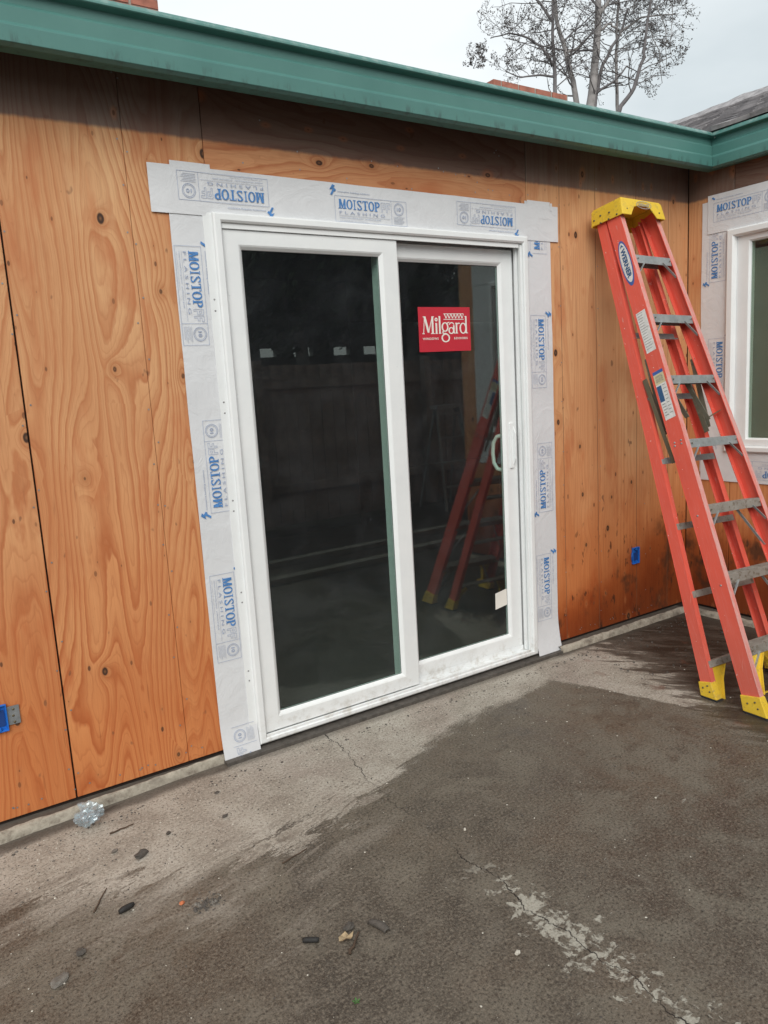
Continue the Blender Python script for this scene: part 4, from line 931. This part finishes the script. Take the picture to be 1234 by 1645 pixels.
# feet: yellow boots with black soles, cut level with the ground
def boot(sd, y0, y1, out, fl, h, name='foot'):
    b = MB(); g_ = 0.004; xo = out(0)*sd + sd*g_; xi = xo - sd*(fl+2*g_)
    ys = (y0-g_, y1+g_)
    P = lambda x, y, z: Vector((x, y, z))
    kx = sd*0.004
    lo = [P(xo+kx, ys[0]-.006, gz(ys[0]-.006, xo)+0.008), P(xi-kx, ys[0]-.006, gz(ys[0]-.006, xi)+0.008), P(xi-kx, ys[1]+.006, gz(ys[1]+.006, xi)+0.008), P(xo+kx, ys[1]+.006, gz(ys[1]+.006, xo)+0.008)]
    hi = [P(xo, ys[0], gz(ys[0])+h), P(xi, ys[0], gz(ys[0])+h), P(xi, ys[1], gz(ys[1])+h*.8), P(xo, ys[1], gz(ys[1])+h*.8)]
    b.hexa(lo, hi); o = Lb(b, name, 'yellow_plastic', 0.003)
    b = MB(); l2 = [p - Vector((0, 0, 0.0086)) for p in lo]; b.hexa(l2, [p + Vector((0, 0, 0.0005)) for p in lo]); Lb(b, 'sole', 'rubber_black', 0.001, par=o)
    b = MB()
    for (yy, zz) in ((0.25, .030), (0.7, .040), (0.30, .055)):
        yq = ys[0]+(ys[1]-ys[0])*yy; b.tube([(xo+kx*.6-sd*.002, yq, gz(yq)+zz), (xo+kx*.6+sd*0.0022, yq, gz(yq)+zz)], 0.0038, 8)
    Lb(b, 'rivet', 'rivet_dark', par=o)
for sd in (-1, 1):
    boot(sd, 0.0, 0.078, front_out, FLG, 0.082); boot(sd, YR0, YR0+0.052, rear_out, 0.028, 0.075)
# yellow gussets under the lowest treads
for sd in (-1, 1):
    for (yy, out, s) in ((0.012, front_out, S0-0.02), (ysh(0.2)+0.010, rear_out, S0-0.045)):
        w = out(s)-0.007
        b = MB(); b.prism([(w, s), (w-0.105, s), (w-0.060, s-0.06), (w-0.022, s-0.16), (w, s-0.17)], lambda a, c, q: (sd*a, q, c), yy, yy+0.003)
        b.prism([(w-0.105, s), (w-0.060, s-0.06), (w-0.022, s-0.16), (w-0.026, s-0.16), (w-0.064, s-0.058), (w-0.108, s)], lambda a, c, q: (sd*a, q, c), yy-0.010, yy+0.016)
        b.box((sd*(w-0.07), yy-0.008, s-0.155), (sd*(w), yy+0.014, s-0.151))
        Lb(b, 'gusset', 'yellow_plastic', 0.0008)
# spreader arms hanging folded between the rails
for sd, q in ((-1, 0.0), (1, 0.0)):
    s = S0+0.3048*4+0.04; w = gap(s)+FLG-0.018
    x = sd*w
    b = MB(); b.bar((x, 0.085, s+0.10), (x-sd*0.006, 0.115, s-0.24), 0.026, 0.004, up=(0, 1, 0.3)); b.tube([(x-0.006, 0.09, s+0.08), (x+0.006, 0.09, s+0.08)], 0.007, 8); Lb(b, 'spreader', 'spreader_steel', 0.001)
    b = MB(); b.bar((x-sd*0.012, 0.125, s-0.26), (x-sd*0.010, ysh(s)+0.006, s+0.02), 0.026, 0.004, up=(0, 1, 0.3)); Lb(b, 'spreader', 'spreader_steel', 0.001)
b = MB(); s = S0+0.3048*4; w = gap(s)+FLG-0.030
b.bar((-w+0.03, 0.060, s+0.02), (-w+0.105, 0.060, s-0.165), 0.024, 0.004, up=(0, 1, 0)); Lb(b, 'spreader', 'spreader_steel', 0.001)
b = MB(); b.bar((0.01, 0.050, s-0.0), (0.085, 0.052, s-0.185), 0.022, 0.004, up=(0, 1, 0)); Lb(b, 'spreader', 'spreader_steel', 0.001)
b = MB(); b.bar((w-0.075, 0.045, s-0.175), (w+0.022, 0.045, s-0.145), 0.026, 0.003, up=(0, 1, 0)); Lb(b, 'spreader_strap', 'rivet_dark', 0.001)
b = MB(); x = -(gap(s)+FLG-0.004); b.bar((x-.004, ysh(s)-0.016, s+0.05), (x-.002, ysh(s)-0.030, s-0.36), 0.020, 0.003, up=(0, 1, 0)); Lb(b, 'spreader', 'rivet_dark', 0.001)
# top cap
b = MB(); wt = front_out(ZTOP)+0.003; y0, y1 = -0.022, 0.160; z0 = ZTOP-0.040; zc = ZTOP+0.040
arch = [(-wt-0.010, z0), (-wt+0.052, z0), (-wt+0.060, z0+0.012), (-wt+0.085, z0+0.044), (-0.03, z0+0.052), (0.03, z0+0.052), (wt-0.085, z0+0.044), (wt-0.060, z0+0.012), (wt-0.052, z0), (wt+0.010, z0), (wt, zc-0.004), (wt-0.012, zc+0.002), (-wt+0.012, zc+0.002), (-wt, zc-0.004)]
b.prism(arch, lambda a, c, q: (a, q - 0.012*(zc-c)/0.08 if q < 0.05 else q, c), y0, y0+0.006)
b.prism(arch, lambda a, c, q: (a, q, c), y1-0.006, y1)
for sd in (-1, 1):
    b.prism([(y0+0.0005-0.012, z0), (y1, z0+0.004), (y1, zc-0.006), (y0+.004, zc-0.006)], lambda a, c, q: (sd*(q + (0.010*(zc-c)/0.08)), a, c), wt-0.006, wt)
b.hexa([Vector(p) for p in ((-wt+.002, y0+.002, zc-0.008), (wt-.002, y0+.002, zc-0.008), (wt-.002, y1-.002, zc-0.008), (-wt+.002, y1-.002, zc-0.008))], [Vector(p) for p in ((-wt+.006, y0+.004, zc+0.006), (wt-.006, y0+.004, zc+0.006), (wt-.006, y1-.004, zc+0.006), (-wt+.006, y1-.004, zc+0.006))])
CT = Matrix.Translation((0, 0, ZTOP)) @ Matrix.Rotation(math.radians(14), 4, 'X') @ Matrix.Translation((0, 0, -ZTOP))
b.v = [tuple(CT @ Vector(v)) for v in b.v]
cap = Lb(b, 'top_cap', 'yellow_plastic', 0.003)
b = MB(); X = -wt-0.010
for (y, z) in ((0.0, -0.03), (0.045, -0.005), (0.05, -0.035), (0.10, 0.0), (0.10, -0.035), (0.14, -0.01)):
    b.tube([(X+0.003+(z+0.05)*0.08, y, ZTOP+z), (X-0.003+(z+0.05)*0.08, y, ZTOP+z)], 0.0045, 8)
b.tube([(-wt+0.03, y0-0.008, ZTOP-0.01), (-wt+0.03, y0-0.004, ZTOP-0.01)], 0.004, 8); b.tube([(wt-0.03, y0-0.010, ZTOP-0.01), (wt-0.03, y0-0.004, ZTOP-0.01)], 0.004, 8)
b.v = [tuple(CT @ Vector(v)) for v in b.v]
Lb(b, 'rivet', 'rivet_dark', par=cap)
F = Flat(); F.arc(0, 0, 0.052, 0.0165, 0, 360, 0.003, 0, 28); F.text('WERNER', -0.040, -0.007, 0.040, 0.007, 0, 0.02, 1.05)
b = MB(); F.emit(b, lambda a, c: (a+0.01, y0-0.0050-0.001, zc-0.022+c)); b.v = [tuple(CT @ Vector(v)) for v in b.v]; Lb(b, 'cap_badge', 'label_grey', par=cap)
# stickers on the left front rail web
def rail_sticker(s_mid, length, width, F, mats, name='sticker', label=None, off=0.0):
    b = MB()
    def fn(a, c):      # a along the rail downwards, c across towards the back (left in view)
        s = s_mid - a; return (-(front_out(s)) - 0.0012 - off, 0.039 - c, s)
    F.emit(b, fn, nrm=(-1, 0, 0)); o = Lb(b, name, mats, par=rails[-1]); 
    if label: o['label'] = label
F = Flat()
F.poly([(0.115*math.cos(t*math.pi/20), 0.031*math.sin(t*math.pi/20)) for t in range(40)], 1)
rail_sticker(2.085, 0, 0, F, ['label_white', 'label_blue'], label='blue and white oval badge near the top of the rail')
F = Flat(); F.poly([(0.100*math.cos(t*math.pi/20), 0.026*math.sin(t*math.pi/20)) for t in range(40)], 0); rail_sticker(2.088, 0, 0, F, ['label_white'], 'sticker_face', off=0.0006)
F = Flat(); F.text('WERNER', -0.070, -0.013, 0.078, 0.013, 0, 0.05, 1.05); F.poly([(-0.093, 0.0), (-0.074, 0.012), (-0.080, 0), (-0.074, -0.012)], 0); rail_sticker(2.088, 0, 0, F, ['label_navy'], 'sticker_print', off=0.0011)
F = Flat(); F.rect(-0.10, -0.027, 0.10, 0.027, 0); rail_sticker(1.735, 0, 0, F, ['label_white'], label='white warning label on the rail')
F = Flat(); rr = random.Random(5)
for k in range(15):
    a = -0.094 + k*0.0125; F.rect(a, -0.022, a+0.0026, 0.022-rr.random()*0.02, 0)
rail_sticker(1.735, 0, 0, F, ['label_grey'], 'sticker_print', off=0.0005)
F = Flat(); F.rect(-0.115, -0.028, -0.100, 0.028, 1); F.rect(-0.100, -0.028, -0.052, 0.028, 2); F.rect(-0.052, -0.028, 0.115, 0.028, 0); F.rect(-0.045, -0.0275, 0.030, -0.002, 3)
rail_sticker(1.425, 0, 0, F, ['label_white', 'label_blue', 'label_cream', 'label_navy'], label='cream, blue and white instruction label on the rail')
F = Flat()
for k in range(9): F.rect(-0.044+k*0.0165, 0.004, -0.041+k*0.0165, 0.024-rr.random()*0.006, 0)
for k in range(5): F.rect(0.040+k*0.013, -0.022, 0.0435+k*0.013, 0.0-rr.random()*0.008, 0)
F.text('NOT FOR USE', -0.092, -0.02, -0.062, 0.02, 0); rail_sticker(1.425, 0, 0, F, ['label_grey'], 'sticker_print', off=0.0008)
b = MB()
for (s, y) in ((1.20, 0.02), (1.20, 0.055), (1.185, 0.022), (1.186, 0.058), (0.86, 0.045), (0.55, 0.03)): b.tube([(-front_out(s)-0.002, y, s), (-front_out(s)+0.001, y, s)], 0.0045, 8)
for (s, y) in ((1.22, 0.02), (1.195, 0.022), (1.195, 0.034)): b.tube([(-rear_out(s)-0.002, ysh(s)+y, s), (-rear_out(s)+0.001, ysh(s)+y, s)], 0.0045, 8)
Lb(b, 'rivet', 'aluminium', par=rails[-1])

# ================================================================ litter on the slab
def rock(name, loc, size, mat, label, cat='stone', rot=0.0, seed=0, group=None, sub=2):
    import bmesh
    bm = bmesh.new(); bmesh.ops.create_icosphere(bm, subdivisions=sub, radius=1.0)
    for v in bm.verts:
        n = mnoise.noise(v.co*1.3 + Vector((seed*3.1, 0, 0))); n2 = mnoise.noise(v.co*3.2 + Vector((0, seed*2.3, 0)))
        v.co *= 1 + 0.45*n + 0.28*n2; v.co.x *= size[0]/2; v.co.y *= size[1]/2; v.co.z *= size[2]/2
    me = bpy.data.meshes.new(name); bm.to_mesh(me); bm.free(); me.materials.append(M[mat])
    for p in me.polygons: p.use_smooth = False
    zmin = min(v.co.z for v in me.vertices)
    o = bpy.data.objects.new(name, me); COL.objects.link(o); o.location = (loc[0], loc[1], -zmin*0.86); o.rotation_euler = (0, 0, rot)
    return tag(o, label, cat, group)
rock('stone', (-0.590, -0.422), (0.050, 0.026, 0.020), 'stone_dark', 'dark oblong stone on the pale concrete below the plastic cup', rot=0.55, seed=1)
rock('stone', (-0.842, -0.752), (0.028, 0.024, 0.016), 'stone_dark', 'brown stone near the lower left corner, just above a flat grey stone', rot=0.9, seed=2)
rock('stone', (-0.905, -0.820), (0.055, 0.032, 0.012), 'stone_grey', 'flat pale grey stone, lowest in the left corner of the slab', rot=0.5, seed=3)
rock('stone', (-0.236, -1.106), (0.034, 0.024, 0.018), 'stone_dark', 'dark stone beside the dry leaf, between the black plug and the curved bark', rot=0.1, seed=4)
rock('pebble', (0.055, -1.440), (0.014, 0.012, 0.011), 'stone_white', 'tiny pale pebble alone on the dark slab left of the white-edged crack', 'pebble', seed=5)
rock('pebble', (0.290, -0.948), (0.009, 0.009, 0.007), 'stone_white', 'tiny white pebble, the one nearer the door, on dark slab', 'pebble', seed=6)
rock('pebble', (-0.484, -0.357), (0.020, 0.013, 0.009), 'stone_dark', 'small dark pebble on pale concrete right of the oblong stone', 'pebble', 0.8, 7)
rock('pebble', (-0.261, -0.211), (0.020, 0.016, 0.005), 'stone_dark', 'small flat dark pebble on pale concrete below the door\'s left corner', 'pebble', 0.2, 8)
rock('pebble', (-0.295, -0.379), (0.024, 0.014, 0.009), 'stone_dark', 'small dark pebble in the middle of the pale band, below the flat one', 'pebble', 0.4, 9)
rock('pebble', (-0.655, -0.345), (0.022, 0.014, 0.008), 'stone_grey', 'small grey-brown pebble left of the oblong stone and below the twig', 'pebble', 0.5, 10)
rock('orange_chip', (-0.562, -0.726), (0.016, 0.014, 0.008), 'orange_bit', 'tiny orange chip on the slab left of the crumbled leaf bits', 'chip', 0.4, 11)
b = MB(); b.tube([(-0.021, 0, 0.007), (-0.015, 0, 0.0075), (0.015, 0, 0.0075), (0.021, 0, 0.007)], [0.0062, 0.0072, 0.0072, 0.0062], 12)
o = tag(b.build('rubber_plug', 'rubber_chunk'), 'short black rubber plug lying flat on the dark slab left of the dry leaf', 'plug'); o.location = (-0.340, -1.086, 0); o.rotation_euler = (0, 0, -0.62)
b = MB(); b.tube([(-0.022, 0, 0.008), (-0.01, 0.001, 0.009), (0.012, 0.0, 0.009), (0.022, 0.001, 0.008)], [0.006, 0.009, 0.008, 0.006], 7)
o = tag(b.build('bark_chunk', 'rubber_chunk'), 'small black chunk of bark on the slab below the dark oblong stone', 'bark'); o.location = (-0.698, -0.656, 0); o.rotation_euler = (0, 0, 0.25)
b = MB(); n = 10; vs = []
for i in range(n+1):
    t = i/n; cx, cy = 0.016*math.sin(t*1.8), -0.060*t
    for k in range(5):
        a = math.pi*(k/4); vs.append((cx + 0.013*math.cos(a)*(1-.5*abs(t-.5)), cy, 0.003 + 0.012*math.sin(a)*(1-.6*abs(t-.5))))
b.add(vs, [(i*5+k, i*5+k+1, i*5+k+6, i*5+k+5) for i in range(n) for k in range(4)], 0, True)
o = b.build('bark_curl', 'stone_dark'); md = o.modifiers.new('s', 'SOLIDIFY'); md.thickness = 0.003
tag(o, 'curved strip of dark bark on the slab right of the dry leaf', 'bark'); o.location = (-0.178, -1.120, 0.001)
def twig(name, p, q, r, label, seed):
    rr = random.Random(seed); p, q = Vector((*p, r)), Vector((*q, r*1.1)); n = 6
    pts = [p.lerp(q, i/n) + Vector((rr.uniform(-1, 1), rr.uniform(-1, 1), abs(rr.uniform(0, .6))))*r*0.9 for i in range(n+1)]
    b = MB(); b.tube(pts, [r*(1-.45*i/n) for i in range(n+1)], 6); c = (p+q)/2
    o = b.build(name, 'twig_brown')
    for v in o.data.vertices: v.co -= Vector((c.x, c.y, 0))
    o.location = (c.x, c.y, 0); tag(o, label, 'twig')
twig('twig', (-0.640, -0.237), (-0.565, -0.224), 0.0032, 'short dark twig on pale concrete just right of the plastic cup', 1)
twig('twig', (-0.285, -1.191), (-0.221, -1.132), 0.0042, 'brown twig on the dark slab touching the dry leaf', 2)
twig('twig', (-0.252, -0.740), (-0.160, -0.722), 0.0026, 'thin twig on the dark slab midway below the door', 3)
twig('twig', (-0.775, -0.607), (-0.722, -0.520), 0.0026, 'faint twig in the streaky dirt above the black bark chunk', 4)
b = MB(); rr = random.Random(2); vs = [(0, 0, 0.004)]
for k in range(10):
    a = k*2*math.pi/10; r_ = 0.017*(0.75+0.5*rr.random()); vs.append((r_*math.cos(a)*1.15, r_*math.sin(a)*.8, 0.002+0.012*rr.random()))
b.add(vs, [(0, 1+k, 1+(k+1) % 10) for k in range(10)]); o = tag(b.build('dry_leaf', 'dry_leaf'), 'curled pale dry leaf on the dark slab next to the brown twig', 'leaf'); o.location = (-0.262, -1.133, 0.001)
b = MB()
for k in range(5):
    a = k*1.256; b.add([(0, 0, 0.002), (0.010*math.cos(a-.4), 0.010*math.sin(a-.4), 0.008), (0.016*math.cos(a), 0.016*math.sin(a), 0.010), (0.010*math.cos(a+.4), 0.010*math.sin(a+.4), 0.008)], [(0, 1, 2, 3)])
o = tag(b.build('sprout', 'green_sprout'), 'tiny green weed sprout near the bottom edge of the slab', 'weed'); o.location = (-0.348, -1.327, 0); o.scale = (.7, .7, .8)
# crumpled clear cup
b = MB(); n, m = 40, 14; vs = []
for i in range(n):
    a = 2*math.pi*i/n
    for j in range(m):
        h = 0.072*j/(m-1); r_ = 0.028+0.010*j/(m-1)
        c = mnoise.noise(Vector((math.cos(a)*2.3, math.sin(a)*2.3, h*40))); c2 = mnoise.noise(Vector((math.cos(a)*6, math.sin(a)*6, h*110)))
        r2 = r_*(1+0.50*c+0.22*c2); vs.append((h, r2*math.cos(a)*1.05, 0.026 + 0.62*r2*math.sin(a)))
b.add(vs, [(i*m+j, ((i+1) % n)*m+j, ((i+1) % n)*m+j+1, i*m+j+1) for i in range(n) for j in range(m-1)] + [tuple(i*m for i in range(n))], 0, False)
cup = b.build('plastic_cup', 'clear_plastic'); cup.location = (-0.705, -0.150, 0.004); cup.rotation_euler = (0.1, -0.35, 0.75)
tag(cup, 'crumpled clear plastic cup lying against the foot of the plywood wall', 'cup')
# grit: too many to count
b = MB(); rr = random.Random(9)
def grit(x, y, s, mi):
    a = rr.random()*6.28; vs = []
    for k in range(5): vs.append((x+s*math.cos(a+k*1.256)*(0.6+.6*rr.random()), y+s*math.sin(a+k*1.256)*(0.6+.6*rr.random()), 0.0005))
    vs.append((x, y, s*(0.5+rr.random()*0.7))); b.add(vs, [(k, (k+1) % 5, 5) for k in range(5)], mi)
for k in range(2600):
    x = rr.uniform(-1.3, 1.7); y = -0.12 - abs(rr.gauss(0, 0.30)); s = 0.0012 + 0.0028*rr.random()**3; grit(x, y, s, rr.choice((0, 0, 0, 1, 2)))
for k in range(1500): grit(rr.uniform(-1.2, 2.2), rr.uniform(-2.0, -0.3), 0.001+0.0032*rr.random()**4, rr.choice((0, 0, 1, 2)))
for k in range(60): grit(-0.505+rr.gauss(0, .025), -0.775+rr.gauss(0, .02), 0.003+0.006*rr.random()**2, rr.choice((0, 0, 0, 1)))
for k in range(220): grit(rr.uniform(1.7, 2.65), rr.uniform(-0.6, -0.1), 0.002+0.006*rr.random()**2, 0)
for k in range(260): grit(rr.uniform(-1.2, 2.6), rr.uniform(-0.16, -0.115), 0.002+0.005*rr.random()**2, rr.choice((0, 0, 1)))
tag(b.build('grit', ['stone_dark', 'stone_grey', 'stone_white']), kind='stuff')

# ================================================================ bare tree beyond the roof
TB = Vector((17.2, 13.3, 0)); TE = Vector((math.cos(CYAW), -math.sin(CYAW), 0)); TN = Vector((math.sin(CYAW), math.cos(CYAW), 0))
tree = thing('tree', 'nearly leafless tree with several pale stems standing beyond the roof', 'tree', tuple(TB))
tr = random.Random(21)
bt = MB(); bd = MB(); tw = MB(); lf = MB()
def tp(a, z, dd=0.0): return TE*a + TN*dd + Vector((0, 0, z))
def leaf(p):
    for q in range(tr.choice((1, 1, 2))):
        s = tr.uniform(0.014, 0.036); a = Vector((tr.gauss(0, 1), tr.gauss(0, 1), tr.gauss(0, 1))).normalized(); c = a.orthogonal().normalized(); k = a.cross(c)
        p2 = p + Vector((tr.gauss(0, .03), tr.gauss(0, .03), tr.gauss(0, .03)))
        lf.add([p2-c*s, p2-k*s*.6, p2+c*s, p2+k*s*.6], [(0, 1, 2, 3)])
def grow(p, dr, L, r, lev):
    n = 4; pts = [p]; dcur = dr.normalized(); q = p
    for i in range(n):
        dcur = (dcur + Vector((tr.gauss(0, .20), tr.gauss(0, .20), tr.gauss(0.05, .16)))).normalized(); q = q + dcur*L/n; pts.append(q)
        if lev < 3 and tr.random() < (0.95 if lev < 2 else 0.68):
            sdv = Vector((tr.gauss(0, 1), tr.gauss(0, 1), tr.gauss(.1, .6))).normalized(); grow(q, dcur*0.6+sdv*0.8, L*tr.uniform(.40, .66), r*.55, lev+1)
        if lev >= 2 and tr.random() < 0.62: leaf(q)
    tw.tube(pts, [max(0.0042, r*(.8-.4*i/n)) for i in range(n+1)], 4 if lev > 1 else 5, caps=False)
    if lev >= 2 and tr.random() < 0.8: leaf(q)
def stem(mb, pts, r0, r1, spawn, dd=0.0, up=0.2, L=(0.9, 1.5)):
    P = [tp(a, z, dd+q) for (a, z, q) in pts]; n = len(P)
    fine = []
    for i in range(n-1):
        for k in range(4): fine.append(P[i].lerp(P[i+1], k/4) + Vector((tr.gauss(0, .012), tr.gauss(0, .012), 0)))
    fine.append(P[-1]); rad = [r0+(r1-r0)*i/(len(fine)-1) for i in range(len(fine))]
    mb.tube(fine, rad, 8)
    for i, p in enumerate(fine):
        if p.z > 9.2 and tr.random() < spawn:
            a = tr.choice((-1, 1)); grow(p, TE*a*tr.uniform(.6, 1.1) + TN*tr.gauss(0, .6) + Vector((0, 0, up+tr.uniform(-.1, .6))), tr.uniform(*L), rad[i]*.42, 1)
S_ = lambda u, v, q=0.0: ((u-950)/52.0, 9.07+(168-v)/52.0, q)
low = (0.0, 0.0, 0.0)
stem(bt, [low, (-.05, 5, 0), S_(948, 172), S_(956, 110), S_(962, 50), S_(963, -40), S_(958, -150)], 0.17, 0.05, .35)
stem(bt, [(-.08, 6, 0), S_(932, 172, .2), S_(926, 130, .2), S_(916, 85, .3), S_(905, 40, .4), S_(900, -60, .5), S_(890, -140, .6)], 0.095, 0.035, .6)
stem(bd, [(-.1, 6.2, 0), S_(893, 175, -.3), S_(891, 120, -.3), S_(888, 60, -.4), S_(893, -30, -.4), S_(885, -120, -.5)], 0.07, 0.02, .85, L=(0.9, 1.7))
stem(bd, [(.05, 8.8, 0), S_(958, 150), S_(966, 118, .1), S_(985, 85, .2), S_(1000, 64, .3), S_(1012, 30, .4)], 0.06, 0.03, .6)
stem(bt, [(.1, 7.2, 0), S_(996, 178, .4), S_(994, 120, .4), S_(996, 60, .5), S_(1004, -20, .5), S_(1010, -110, .5)], 0.06, 0.02, .7)
stem(bd, [(.1, 7.0, 0), S_(991, 176, -.2), S_(1010, 152, -.2), S_(1022, 112, -.3), S_(1027, 80, -.3), S_(1036, 20, -.3), S_(1045, -60, -.3)], 0.07, 0.02, .9, L=(0.7, 1.3))
stem(bt, [S_(963, 45), S_(975, 30), S_(983, 2), S_(986, -60)], 0.06, 0.03, .4)
stem(bd, [S_(891, 118, -.3), S_(872, 92, -.4), S_(846, 76, -.4), S_(822, 74, -.5), S_(797, 79, -.5)], 0.042, 0.012, .95, L=(.5, 1.0))
stem(bd, [S_(893, 132, -.3), S_(868, 130, -.4), S_(840, 132, -.4), S_(818, 124, -.5)], 0.036, 0.012, .9, L=(.4, .9))
stem(bt, [S_(918, 88, .3), S_(936, 82, .3), S_(952, 68, .2)], 0.045, 0.02, .4)
stem(bd, [S_(889, 60, -.4), S_(868, 30, -.4), S_(845, 8, -.5), S_(830, -30, -.5)], 0.045, 0.015, .95, L=(.5, 1.1))
stem(bt, [S_(1000, 64, .3), S_(1030, 45, .3), S_(1060, 44, .3), S_(1083, 44, .3)], 0.035, 0.010, .9, L=(.4, .8))
stem(bt, [S_(965, 66), S_(976, 58), S_(988, 64), S_(996, 76)], 0.04, 0.02, .3)
stem(bd, [S_(770, 120, -.6), S_(776, 108, -.6), S_(772, 98, -.6)], 0.012, 0.006, .9, L=(.2, .35))
for k in range(3): stem(bt, [S_(1040+k*12, 60-k*25, .2), S_(1055+k*10, 95-k*30, .2), S_(1060+k*6, 140-k*20, .2)], 0.016, 0.008, .9, up=-.3, L=(.35, .7))
bt.build('trunk', 'bark', tree); bd.build('limb', 'bark_dark', tree); tag(tw.build('twig', 'bark_dark', tree), kind='stuff'); tag(lf.build('crown', 'dead_leaf', tree), kind='stuff')
print('tree faces', len(tw.f), len(lf.f))

# ================================================================ what stands behind the camera (seen reflected in the panes)
fence = thing('fence', 'weathered brown board fence across the patio, seen only as a reflection in the door glass', 'fence', (2, -4.6, 0))
fr_ = random.Random(4); bm_ = []
for k in range(4):
    b = MB(); w = 0.138
    b.box((-w/2, -0.009, 0.0), (w/2, 0.009, 1.70+fr_.uniform(-.012, .012))); me = bpy.data.meshes.new('fence_board'); me.from_pydata(b.v, [], b.f); me.materials.append(M['fence_board']); bm_.append(me)
x = -4.6
while x < 9.4:
    o = bpy.data.objects.new('fence_board', bm_[fr_.randrange(4)]); COL.objects.link(o); o.parent = fence; o.location = (x-2, fr_.uniform(-.005, .005), 0); o.rotation_euler = (0, 0, fr_.uniform(-.03, .03)); x += 0.146
for z in (0.35, 1.45):
    b = MB(); b.box((-6.7, 0.012, z), (7.4, 0.05, z+0.09)); b.build('fence_rail', 'fence_board', fence)
for k in range(7):
    b = MB(); b.box((-6.5+k*2.2, 0.05, 0), (-6.41+k*2.2, 0.14, 1.74)); b.build('fence_post', 'fence_board', fence)
shed = thing('shed', 'grey outbuilding beyond the fence with a row of small openings, reflected in the glass', 'shed', (6, -7.5, 0))
b = MB(); yy = 0.0
ops = [(3.57, 3.83), (4.10, 4.43), (4.79, 5.08), (5.33, 5.62)]
b.box((-9, 0, 0), (8, -0.12, 1.925)); b.box((-9, 0, 2.055), (8, -0.12, 2.75)); xs = -9
for (a, c) in ops:
    b.box((xs, 0, 1.925), (a-6, -0.12, 2.055)); xs = c-6
b.box((xs, 0, 1.925), (8, -0.12, 2.055)); b.build('wall', 'neighbour_wall', shed)
b = MB(); b.box((-9.2, 0.12, 2.75), (8.2, -0.5, 2.83)); b.build('roof', 'shingle_grey', shed)
def hedge(name, x0, x1, y, zb, zt, n, label, seed):
    rr = random.Random(seed); t = thing(name, label, 'tree', ((x0+x1)/2, y, 0), 'evergreens beyond the fence'); b = MB(); cx = (x0+x1)/2; hw = (x1-x0)/2
    cl = [Vector((rr.uniform(-hw, hw)*.9, rr.uniform(-.5, .5), rr.uniform(zb+.15, zt))) for _ in range(46)]
    for k in range(n):
        c = rr.choice(cl); p = c + Vector((rr.gauss(0, .22), rr.gauss(0, .2), rr.gauss(0, .17)))
        s = rr.uniform(.035, .085); a = Vector((rr.gauss(0, 1), rr.gauss(0, 1), rr.gauss(0, 1))).normalized(); u = a.orthogonal().normalized(); w = a.cross(u)
        b.add([p-u*s, p-w*s*.5, p+u*s*1.2, p+w*s*.5], [(0, 1, 2, 3)])
    tag(b.build('crown', 'hedge_leaf', t), kind='stuff')
    b = MB(); b.tube([(0, 0, 0), (0.05, 0, 1.2), (-.03, 0, zb+.6)], [.12, .1, .07], 8); b.build('trunk', 'bark', t)
hedge('evergreen_tree', 2.4, 4.6, -6.1, 2.15, 3.6, 9000, 'dark leafy evergreen beyond the fence, leftmost in the door reflection', 1)
hedge('evergreen_tree', 4.3, 6.6, -6.3, 2.25, 3.7, 9000, 'dark leafy evergreen beyond the fence, second in the door reflection', 2)
hedge('evergreen_tree', 6.3, 8.8, -6.2, 2.0, 3.6, 9000, 'dark leafy evergreen beyond the fence, third in the door reflection', 3)
hedge('evergreen_tree', 8.5, 11.2, -6.2, 1.9, 3.6, 9000, 'dark leafy evergreen beyond the fence, rightmost in the door reflection', 4)
for (y, lab) in ((-2.41, 'pale timber edging beam across the patio, the nearer of two in the door reflection'), (-2.93, 'pale timber edging beam across the patio, the farther of two in the door reflection')):
    b = MB(); b.box((-2.1, -0.05, 0), (2.1, 0.05, 0.045)); o = tag(b.build('edging_beam', 'curb_stone', None, 0.004), lab, 'beam', 'timber beams lying across the patio'); o.location = (2.75, y, 0); o.rotation_euler = (0, 0, -0.03)
sl = thing('small_stepladder', 'small grey aluminium stepladder by the fence, faint in the right pane', 'ladder', (4.25, -4.0, 0))
for sx in (-1, 1):
    b = MB(); b.bar((sx*.24, .22, 0), (sx*.15, 0, 1.15), .05, .02); b.build('front_rail', 'aluminium', sl)
    b = MB(); b.bar((sx*.22, -.3, 0), (sx*.15, -0.04, 1.13), .03, .02); b.build('rear_rail', 'aluminium', sl)
for k in range(4):
    z = .25+.27*k; w = .22-.075*z/1.15; y = .22*(1-z/1.15)
    b = MB(); b.box((-w, y-.05, z), (w, y+.03, z+.02)); b.build('tread', 'aluminium', sl)
b = MB(); b.box((-.18, -.08, 1.13), (.18, .06, 1.17)); b.build('top_cap', 'aluminium', sl)
